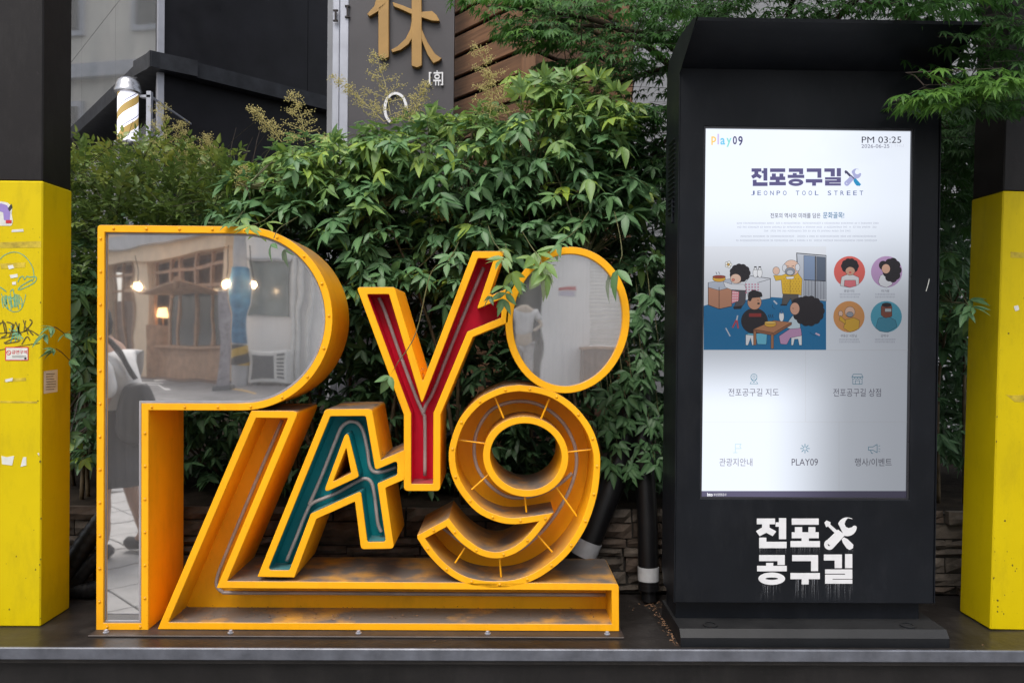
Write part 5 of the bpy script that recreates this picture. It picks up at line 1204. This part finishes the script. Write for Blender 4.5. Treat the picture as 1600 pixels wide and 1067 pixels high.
def leaf_me(kind, v, lv):
    k = (kind, v, lv)
    if k not in LEAFME:
        V, T, rb = VAR[kind][v]; LEAFME[k] = tri_mesh('leaf', V, T, np.full(len(V), LEVELS[lv]), rb, M[kind])
    return LEAFME[k]
def frame_of(f, up, roll=0.0):
    f = f.normalized(); z_ = up - f * up.dot(f)
    if z_.length < 1e-3: z_ = Vector((0, -1, 0)) - f * (-f.y)
    z_.normalize(); x_ = f.cross(z_); m3 = Matrix((x_, f, z_)).transposed()
    return m3 @ Matrix.Rotation(roll, 3, 'Y')
class Plant:
    def __init__(s, name, label, cat, base, kind, group=None, singles=220):
        s.root = empty(name, base, label, cat, group); s.kind = kind; s.inst = []; s.tw = MB(); s.st = []; s.singles = singles
    def leaf(s, pos, fwd, tint, scale=1.0, up=Vector((0, 0, 1)), roll=None):
        s.inst.append((pos.copy(), frame_of(fwd, up, random.gauss(0, .35) if roll is None else roll), tint, scale, random.randrange(len(VAR[s.kind]))))
    def frond(s, a, b_, sag=.06, pairs=4, tint=.4, scale=1.0, r=.0022, t0=.25, droop=.5):
        """arching leaf stalk from a to b carrying pairs of leaves and one at the tip"""
        a, b_ = Vector(a), Vector(b_); d = b_ - a; L = d.length; c = a + d * .55 + Vector((0, 0, sag + .16 * L))
        P_ = [a * (1 - t) ** 2 + c * 2 * t * (1 - t) + b_ * t * t for t in [i / 7 for i in range(8)]]
        s.tw.tube(P_, [r * (1 - .6 * i / 7) for i in range(8)], 4, 0, False)
        for k in range(pairs + 1):
            t = t0 + (1 - t0) * k / pairs; p = a * (1 - t) ** 2 + c * 2 * t * (1 - t) + b_ * t * t
            tg = ((c - a) * (1 - t) + (b_ - c) * t).normalized(); sd_ = tg.cross(Vector((0, 0, 1)))
            sd_ = sd_.normalized() if sd_.length > .05 else Vector((1, 0, 0))
            for sg_ in ((-1, 1) if k < pairs else (0,)):
                f = tg * (.55 if sg_ else 1) + sd_ * sg_ * random.uniform(.7, 1.1) + Vector((0, 0, -droop * random.uniform(.3, 1.3)))
                s.leaf(p + Vector((random.gauss(0, .008), random.gauss(0, .008), random.gauss(0, .006))), f, min(1, max(0, tint + random.gauss(0, .13))) if random.random() > .035 else 1.0, scale * random.uniform(.6, 1.25))
    def finish(s, stem_mat, twig_mat, leafname='leaf', fol='foliage'):
        loc = s.root.location
        for k, (pts, rad) in enumerate(s.st): MB().tube(catmull(pts, 6), list(np.interp(np.linspace(0, 1, 6 * (len(pts) - 1) + 1), np.linspace(0, 1, len(rad)), rad)), 8).build('stem' if s.kind != 'maple' else ('trunk' if k == 0 else 'branch'), stem_mat, s.root, smooth=True)
        if s.tw.f: s.tw.build('twigs', twig_mat, s.root)['kind'] = 'stuff'
        order = sorted(range(len(s.inst)), key=lambda i: (s.inst[i][0] - CAM).length / s.inst[i][3])
        near = set(order[:s.singles]); Vs, Ts, Tn, Rb, o_ = [], [], [], [], 0
        for i, (p, m3, tint, sc0, v) in enumerate(s.inst):
            if i in near:
                o = bpy.data.objects.new(leafname, leaf_me(s.kind, v, min(range(6), key=lambda k: abs(LEVELS[k] - tint)))); COL.objects.link(o); o.parent = s.root
                o.matrix_basis = Matrix.Translation(p - loc) @ m3.to_4x4() @ Matrix.Scale(sc0, 4); continue
            V, T, rb = VAR[s.kind][v]; Vs.append(V @ np.array(m3).T * sc0 + np.array(p - loc)); Ts.append(T + o_); Tn.append(np.full(len(V), tint)); Rb.append(rb); o_ += len(V)
        if Vs:
            o = link(fol, tri_mesh(fol, np.concatenate(Vs), np.concatenate(Ts), np.concatenate(Tn), np.concatenate(Rb), M[s.kind]), [], s.root); o['kind'] = 'stuff'
        return s
def inside(x, y, poly):
    c = False; n = len(poly)
    for i in range(n):
        (x1, y1), (x2, y2) = poly[i], poly[i - 1]
        if (y1 > y) != (y2 > y) and x < (x2 - x1) * (y - y1) / (y2 - y1) + x1: c = not c
    return c
def sample(poly):
    xs_ = [p[0] for p in poly]; ys_ = [p[1] for p in poly]
    while True:
        x, y = random.uniform(min(xs_), max(xs_)), random.uniform(min(ys_), max(ys_))
        if inside(x, y, poly): return x, y
def panicle(plant, px, py, Y, size, lean=0.0):
    """upright branching flower head of tiny pale buds"""
    b = at(px, py, Y); mb = MB(); top = b + Vector((lean * size, -.02, size)); bud = []
    ax = [b, b.lerp(top, .5) + Vector((.01, 0, 0)), top]; mb.tube(ax, [.002, .0015, .0008], 4)
    for k in range(15):
        t = k / 15; p = b.lerp(top, t); a = k * 2.4; L = size * (.40 * (1 - t) + .08)
        e_ = p + Vector((math.cos(a) * L, math.sin(a) * L * .7, L * .35)); mb.tube([p, e_], [.0012, .0007], 3, 0, False)
        for j in range(42):
            c = p.lerp(e_, .25 + .75 * j / 41) + Vector((random.gauss(0, .009), random.gauss(0, .009), random.gauss(0, .008))); r_ = random.uniform(.0014, .0031)
            bud.append((c, r_))
    for c, r_ in bud: mb.add([c + Vector(v) * r_ for v in ((1, 0, 0), (-1, 0, 0), (0, 1, 0), (0, -1, 0), (0, 0, 1), (0, 0, -1))], [(0, 2, 4), (2, 1, 4), (1, 3, 4), (3, 0, 4), (2, 0, 5), (1, 2, 5), (3, 1, 5), (0, 3, 5)])
    mb.build('flower_panicle', M['flower'], plant.root)['kind'] = 'stuff'
def tint_at(py, Y, top):
    """young leaves at the top of the canes are yellower than the old ones lower down"""
    return .42 + .36 * max(0, 1 - (py - top) / 120) - .06 * max(0, (py - 330) / 200)
def nandina(label, poly, n_f, base_px, stems, seed, singles=240, Yr=(3.0, 3.75), top=150, inner=None, n_in=0, pairs=4, group=None):
    random.seed(seed); bx = at(base_px, 760, 3.35).x; pl_ = Plant('nandina_shrub', label, 'shrub', (bx, 3.35, .30), 'nandina', group, singles)
    tips = []
    for k in range(stems):
        x, y = sample(poly); Yt = random.uniform(*Yr); tp_ = at(x, y + 25, Yt); b = Vector((bx + random.uniform(-.22, .22), random.uniform(3.18, 3.6), .29))
        m1 = b.lerp(tp_, .45) + Vector((random.uniform(-.05, .05), 0, .12)); pl_.st.append(([b, m1, tp_], [.009, .007, .003])); tips.append((b, m1, tp_))
    for k in range(n_f):
        x, y = sample(poly); Y = Yr[0] + (Yr[1] - Yr[0]) * random.random() ** 1.6; e_ = at(x, y, Y)
        b, m1, tp_ = min(tips, key=lambda s: (s[2] - e_).length * random.uniform(.8, 1.4)); 
        back = Vector((random.gauss(0, .10), random.uniform(.10, .30), random.uniform(-.10, .06)))
        s_ = e_ + back; pl_.frond(s_, e_, .02, pairs, tint_at(y, Y, top), random.uniform(.8, 1.12), droop=random.uniform(.05, .75))
        j = min((b.lerp(m1, .7), m1, m1.lerp(tp_, .5), tp_), key=lambda q_: (q_ - s_).length); pl_.tw.tube([j, j.lerp(s_, .5) + Vector((0, 0, .03)), s_], [.003, .0025, .002], 4, 0, False)
    for k in range(n_in):
        x, y = sample(inner or poly); Y = random.uniform(3.25, 4.05); p = at(x, y, Y); p.z = max(p.z, .36); pl_.leaf(p, Vector((random.gauss(0, 1), random.uniform(-1.2, .3), random.uniform(-.8, .4))), max(0, random.gauss(.12, .10)), random.uniform(.8, 1.2))  # inner leaves: deep shade put into their dark tint
    return pl_
polyA = [(335, 338), (345, 292), (395, 246), (450, 228), (520, 212), (585, 202), (600, 260), (600, 420), (560, 470), (520, 440), (505, 400), (470, 372), (425, 352), (360, 350)]
polyB = [(560, 232), (590, 212), (640, 190), (700, 176), (760, 165), (800, 172), (815, 300), (810, 400), (760, 440), (700, 470), (650, 440), (600, 470), (560, 440)]
polyC = [(770, 170), (815, 118), (862, 102), (930, 112), (985, 160), (1018, 220), (1030, 330), (1035, 420), (1025, 470), (985, 440), (950, 395), (890, 384), (840, 392), (790, 420), (770, 380)]
A = nandina('arching nandina shrub with yellow young leaves spilling over the top of letter P', polyA, 155, 470, 7, 11, 260, top=230, inner=[(280, 380), (560, 300), (620, 420), (620, 770), (250, 770)], n_in=1700)
B = nandina('broad nandina shrub with flower heads between the grey sign board and letter Y', polyB, 160, 660, 8, 12, 270, top=165, inner=[(560, 300), (840, 300), (840, 770), (560, 770)], n_in=1700)
Cc = nandina('tall nandina shrub hanging over digit 0 beside the kiosk', polyC, 160, 900, 8, 13, 270, top=140, inner=[(780, 240), (1050, 220), (1060, 770), (800, 770)], n_in=1900)
# sprays that hang in front of the letters
def drape(pl_, pts, tint=.45, scale=1.0, pairs=2):
    P_ = catmull([at(*q_) for q_ in pts], 5); pl_.tw.tube(P_, .0016, 4, 0, False); n_ = len(P_)
    for k in range(pairs * 2 + 1):
        i = int((n_ - 1) * (.5 + .5 * k / (pairs * 2))) if pairs else n_ - 1; p = P_[i]; tg = (P_[i] - P_[max(0, i - 3)]).normalized(); sg_ = 0 if k == pairs * 2 else (-1 if k % 2 else 1)
        pl_.leaf(p, tg + Vector((sg_ * .9, -.35, -.25)), tint + random.gauss(0, .07), scale, up=Vector((0, -.6, .8)))
drape(A, [(480, 330, 3.1), (455, 345, 2.9), (436, 357, 2.62), (428, 372, 2.57)], .5, .75, 0)
drape(A, [(430, 330, 3.0), (412, 345, 2.8), (392, 352, 2.6)], .75, .8, 1)
drape(A, [(380, 330, 3.0), (372, 340, 2.8), (362, 347, 2.64)], .6, .7, 1)
drape(B, [(690, 410, 3.1), (672, 430, 2.75), (650, 520, 2.6), (622, 566, 2.58)], .55, 1.35, 0)
drape(B, [(760, 340, 3.1), (770, 375, 2.8), (788, 398, 2.55), (795, 412, 2.53)], .6, .85, 1)
drape(B, [(790, 380, 3.0), (796, 430, 2.65), (796, 440, 2.54), (792, 452, 2.53)], .55, .85, 1)
drape(B, [(800, 430, 2.7), (785, 452, 2.55), (774, 458, 2.53)], .10, .85, 0)
drape(B, [(720, 370, 3.1), (710, 392, 2.8), (700, 408, 2.62)], .4, .8, 1)
drape(Cc, [(815, 360, 3.0), (830, 385, 2.7), (842, 402, 2.58), (848, 415, 2.56)], .62, .9, 2)
drape(Cc, [(960, 330, 3.0), (968, 365, 2.75), (972, 395, 2.60), (970, 405, 2.58)], .5, 1.2, 0)
drape(Cc, [(920, 330, 3.0), (900, 360, 2.8), (876, 378, 2.62)], .5, .8, 1)
for px, py, Yd in ((1005, 560, 2.98), (985, 590, 2.98), (1000, 620, 2.98), (1012, 655, 2.97), (1002, 690, 2.97), (1028, 650, 2.98), (960, 655, 3.0), (970, 700, 3.0), (1015, 470, 2.97), (1000, 505, 2.99), (1030, 560, 2.99), (950, 620, 3.02), (945, 660, 2.96), (962, 690, 2.94), (980, 660, 2.95), (985, 730, 2.94), (955, 725, 2.95), (1020, 715, 2.93), (1005, 590, 2.96), (975, 620, 2.95)):
    drape(Cc, [(px - 10, py - 90, Yd + .35), (px - 3, py - 40, Yd + .1), (px, py - 12, Yd + .02), (px + 2, py, Yd)], .33, .8, 2)
for pl_, lst in ((A, [(478, 225, .20, -.25), (440, 222, .13, -.9), (380, 300, .09, .1)]), (B, [(610, 180, .24, -.25), (638, 190, .15, .5), (690, 345, .08, 0), (600, 190, .17, -1.2)]), (Cc, [(790, 178, .27, -.45), (765, 185, .18, .0)])):
    for px, py, sz, ln_ in lst: panicle(pl_, px, py, 3.12, sz, ln_)
for pl_, x0_, x1_, f_ in ((A, 350, 580, lambda x: 330 - (x - 340) * .9 if x < 430 else 240 - (x - 430) * .15), (B, 580, 790, lambda x: 215 - (x - 580) * .22), (Cc, 790, 1020, lambda x: 140 if x < 930 else 140 + (x - 930) * .8)):
    for k in range(11):                       # loose sprays that break the outline of the crown
        x = random.uniform(x0_, x1_); y = f_(x) - random.uniform(4, 22); e_ = at(x, y, random.uniform(3.0, 3.3)); pl_.frond(e_ + Vector((random.gauss(0, .09), random.uniform(.05, .2), -.14)), e_, .0, 4, .62, random.uniform(.5, .8), droop=random.uniform(-.2, .4))
for px, py in ((852, 128), (893, 128), (932, 132), (960, 150), (815, 150), (668, 190), (520, 228)):
    b_v = at(px, py, 3.05); pl_ = A if px < 590 else (B if px < 790 else Cc); pl_.tw.tube([b_v - Vector((0, -.12, .14)), b_v], [.002, .0012], 4, 0, False)      # young upright shoots
    for k in range(5): pl_.leaf(b_v, Vector((random.gauss(0, .5), random.gauss(-.2, .3), 1.0 if k < 2 else .3)), .74 + random.gauss(0, .08), random.uniform(.55, .85), up=Vector((0, -1, .3)))
for pl_ in (A, B, Cc): pl_.finish(M['stem'], M['twig'])
# left of the sign
polyD = [(70, 420), (110, 400), (165, 430), (165, 640), (150, 700), (110, 740), (90, 640), (85, 500)]
D_ = nandina('slender nandina shrub squeezed between the graffiti pillar and letter P', polyD, 46, 120, 4, 14, 200, Yr=(2.98, 3.5), top=100, inner=[(60, 330), (330, 330), (330, 700), (60, 700)], n_in=500)
drape(D_, [(140, 560, 3.1), (110, 530, 2.8), (88, 512, 2.64), (80, 514, 2.62)], .35, .65, 1); drape(D_, [(140, 600, 3.1), (115, 570, 2.8), (98, 552, 2.66), (88, 545, 2.62)], .3, .7, 1); drape(D_, [(120, 640, 3.0), (112, 665, 2.9), (95, 690, 2.85), (88, 720, 2.83)], .4, .8, 1)
D_.finish(M['stem'], M['twig_red'])
random.seed(21)
H = Plant('hedge_shrub', 'twiggy small leaved shrub with reddish tips behind letter P and under the barber pole', 'shrub', (at(220, 760, 3.7).x, 3.7, .30), 'hedge', None, 280)
polyH = [(60, 260), (100, 235), (150, 228), (200, 222), (240, 215), (300, 225), (350, 250), (420, 260), (420, 420), (350, 480), (60, 640)]
tips = []
for k in range(26):
    x, y = sample(polyH); tp_ = at(x, y, random.uniform(3.2, 4.1)); b = Vector((H.root.location.x + random.uniform(-.5, .5), random.uniform(3.4, 3.95), .29)); m1 = b.lerp(tp_, .5) + Vector((random.uniform(-.05, .05), 0, .05)); H.st.append(([b, m1, tp_], [.007, .005, .002])); tips.append((b, m1, tp_))
for k in range(900):
    x, y = sample(polyH); Y = 3.15 + 1.1 * random.random() ** 1.4; e_ = at(x, y, Y); up_ = Vector((random.gauss(0, .6), random.uniform(-1, .3), random.uniform(-.2, 1.0)))
    d_ = up_.normalized(); s_ = e_ - d_ * .16; H.tw.tube([s_, e_], [.0016, .0008], 3, 0, False)
    tn = .38 + .28 * max(0, 1 - (y - 225) / 110)
    for j in range(4): H.leaf(s_.lerp(e_, j / 3), d_ + Vector((random.gauss(0, .5), random.gauss(0, .5), random.gauss(0, .3))), min(1, max(0, tn + random.gauss(0, .15))), random.uniform(.8, 1.25))
for k in range(26):                           # bare whips standing out of the top
    x = random.uniform(110, 430); p = at(x, 262, 3.4); e_ = at(x + random.uniform(-60, 90), random.uniform(185, 235), 3.4); H.tw.tube([p, p.lerp(e_, .5) + Vector((0, 0, .02)), e_], [.0016, .0012, .0008], 3, 0, False)
for px, py, sz in ((262, 255, .26), (292, 262, .2), (330, 262, .14)): panicle(H, px, py, 3.5, sz, -.1)
H.finish(M['stem'], M['twig_red'], 'leafy_shoot')
polyR = [(1478, 390), (1500, 395), (1516, 420), (1512, 520), (1492, 560), (1478, 540)]
Rp = nandina('small shaded nandina shrub in the gap between kiosk and graffiti-free pillar', polyR, 16, 1490, 3, 15, 120, Yr=(2.98, 3.3), top=100, inner=[(1440, 120), (1580, 120), (1580, 720), (1440, 720)], n_in=1600)
drape(Rp, [(1490, 430, 3.1), (1500, 455, 2.85), (1512, 475, 2.64), (1514, 482, 2.63)], .3, .8, 2); Rp.finish(M['stem'], M['twig'])

# Japanese maple behind the kiosk, its sprays reaching over the hood
random.seed(31)
mt = at(1180, 700, 3.55); Mp = Plant('maple_tree', 'fine leaved green maple tree arching over the kiosk hood', 'tree', (mt.x, 3.55, .30), 'maple', None, 300)
tr0 = Vector((mt.x, 3.55, .28)); hub = Vector((mt.x + .05, 3.5, 1.75)); Mp.st.append(([tr0, Vector((mt.x + .06, 3.57, 1.0)), hub], [.05, .04, .034]))
limbs = []
for q_ in ((880, 40, 3.6), (960, 130, 3.5), (760, 10, 3.5), (1080, 10, 3.2), (1250, -20, 3.0), (1420, -40, 2.7), (1560, 40, 2.45), (1500, 130, 2.45), (1000, 260, 3.5), (1600, -20, 3.0)):
    e_ = at(*q_); m1 = hub.lerp(e_, .5) + Vector((0, 0, .22)); Mp.st.append(([hub - Vector((0, 0, .05)), m1, e_], [.022, .013, .005])); limbs.append([hub, m1, e_])
nodes = [l[1].lerp(l[2], t) for l in limbs for t in (0, .25, .5, .75, 1)]
def mspray(px, py, Y, L, ang, tint, n=7, scale=1.0):
    """flat tier of leaves along a side twig"""
    e_ = at(px, py, Y); d = Vector((math.cos(ang), math.sin(ang), random.uniform(-.22, -.02))).normalized(); s_ = e_ - d * L; sd_ = d.cross(Vector((0, 0, 1))).normalized()
    j = min(nodes, key=lambda q_: (q_ - s_).length); nodes.append(s_); nodes.append(e_)
    Mp.tw.tube([j, j.lerp(s_, .5) + Vector((0, 0, .01)), s_, e_], [.0024, .002, .0016, .0008], 4, 0, False)
    for k in range(n):
        t = (k + 1) / n; p = s_.lerp(e_, t) + Vector((0, 0, -.02 * t * t))
        for sg_ in ((-1, 1) if k < n - 1 else (0, -1, 1)):
            o_ = sd_ * sg_ * random.uniform(.01, .06) * (1.2 - t * .6)
            Mp.leaf(p + o_, d * random.uniform(.4, 1) + sd_ * sg_ * random.uniform(.4, 1.0) + Vector((0, 0, random.uniform(-.55, -.15))), min(1, max(0, tint + random.gauss(0, .12))), scale * random.uniform(.75, 1.2), roll=random.gauss(0, .25))
def mregion(poly, Yr, n, tint, L=.28, scale=1.0, ang=(-2.9, -.2)):  # tint also carries the light: lit sprays brighter, shaded ones darker
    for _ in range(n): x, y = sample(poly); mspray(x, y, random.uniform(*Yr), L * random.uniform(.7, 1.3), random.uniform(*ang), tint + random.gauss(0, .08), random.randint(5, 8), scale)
mregion([(690, -20), (860, -20), (860, 60), (800, 70), (730, 10)], (3.2, 3.7), 26, .62, ang=(-3.0, -1.6))
mregion([(820, -20), (1040, -20), (1030, 130), (1000, 230), (900, 200), (830, 100)], (3.15, 3.8), 105, .34, ang=(-3.0, -1.2))
mregion([(900, 180), (1035, 150), (1040, 340), (960, 330)], (3.15, 3.7), 50, .30)
mregion([(1000, -30), (1140, -30), (1080, 40), (1050, 110), (1020, 70)], (2.75, 3.4), 26, .42)
mregion([(1100, -60), (1400, -60), (1380, 22), (1110, 20)], (2.5, 3.3), 40, .12)  # dark tint in place of the shade over the hood
mregion([(1380, -60), (1640, -60), (1640, 60), (1560, 50), (1480, 30), (1390, 25)], (2.25, 2.8), 36, .38)
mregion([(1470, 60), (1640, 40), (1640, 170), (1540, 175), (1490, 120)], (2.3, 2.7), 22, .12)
mregion([(1430, 120), (1510, 130), (1520, 168), (1440, 150)], (2.2, 2.4), 9, .75, .22, ang=(-3.1, -1.2))
mregion([(1540, 100), (1620, 95), (1620, 130), (1550, 130)], (2.15, 2.35), 7, .75, .2)
mregion([(1470, 170), (1560, 170), (1540, 330), (1480, 360)], (2.9, 3.4), 60, .15)  # dense dark-tinted leaves stand in for the black gap beside the kiosk
mregion([(1150, -420), (1900, -420), (1900, -70), (1150, -70)], (1.9, 3.6), 150, .45)  # unseen canopy above the view, added to shade kiosk and right pillar
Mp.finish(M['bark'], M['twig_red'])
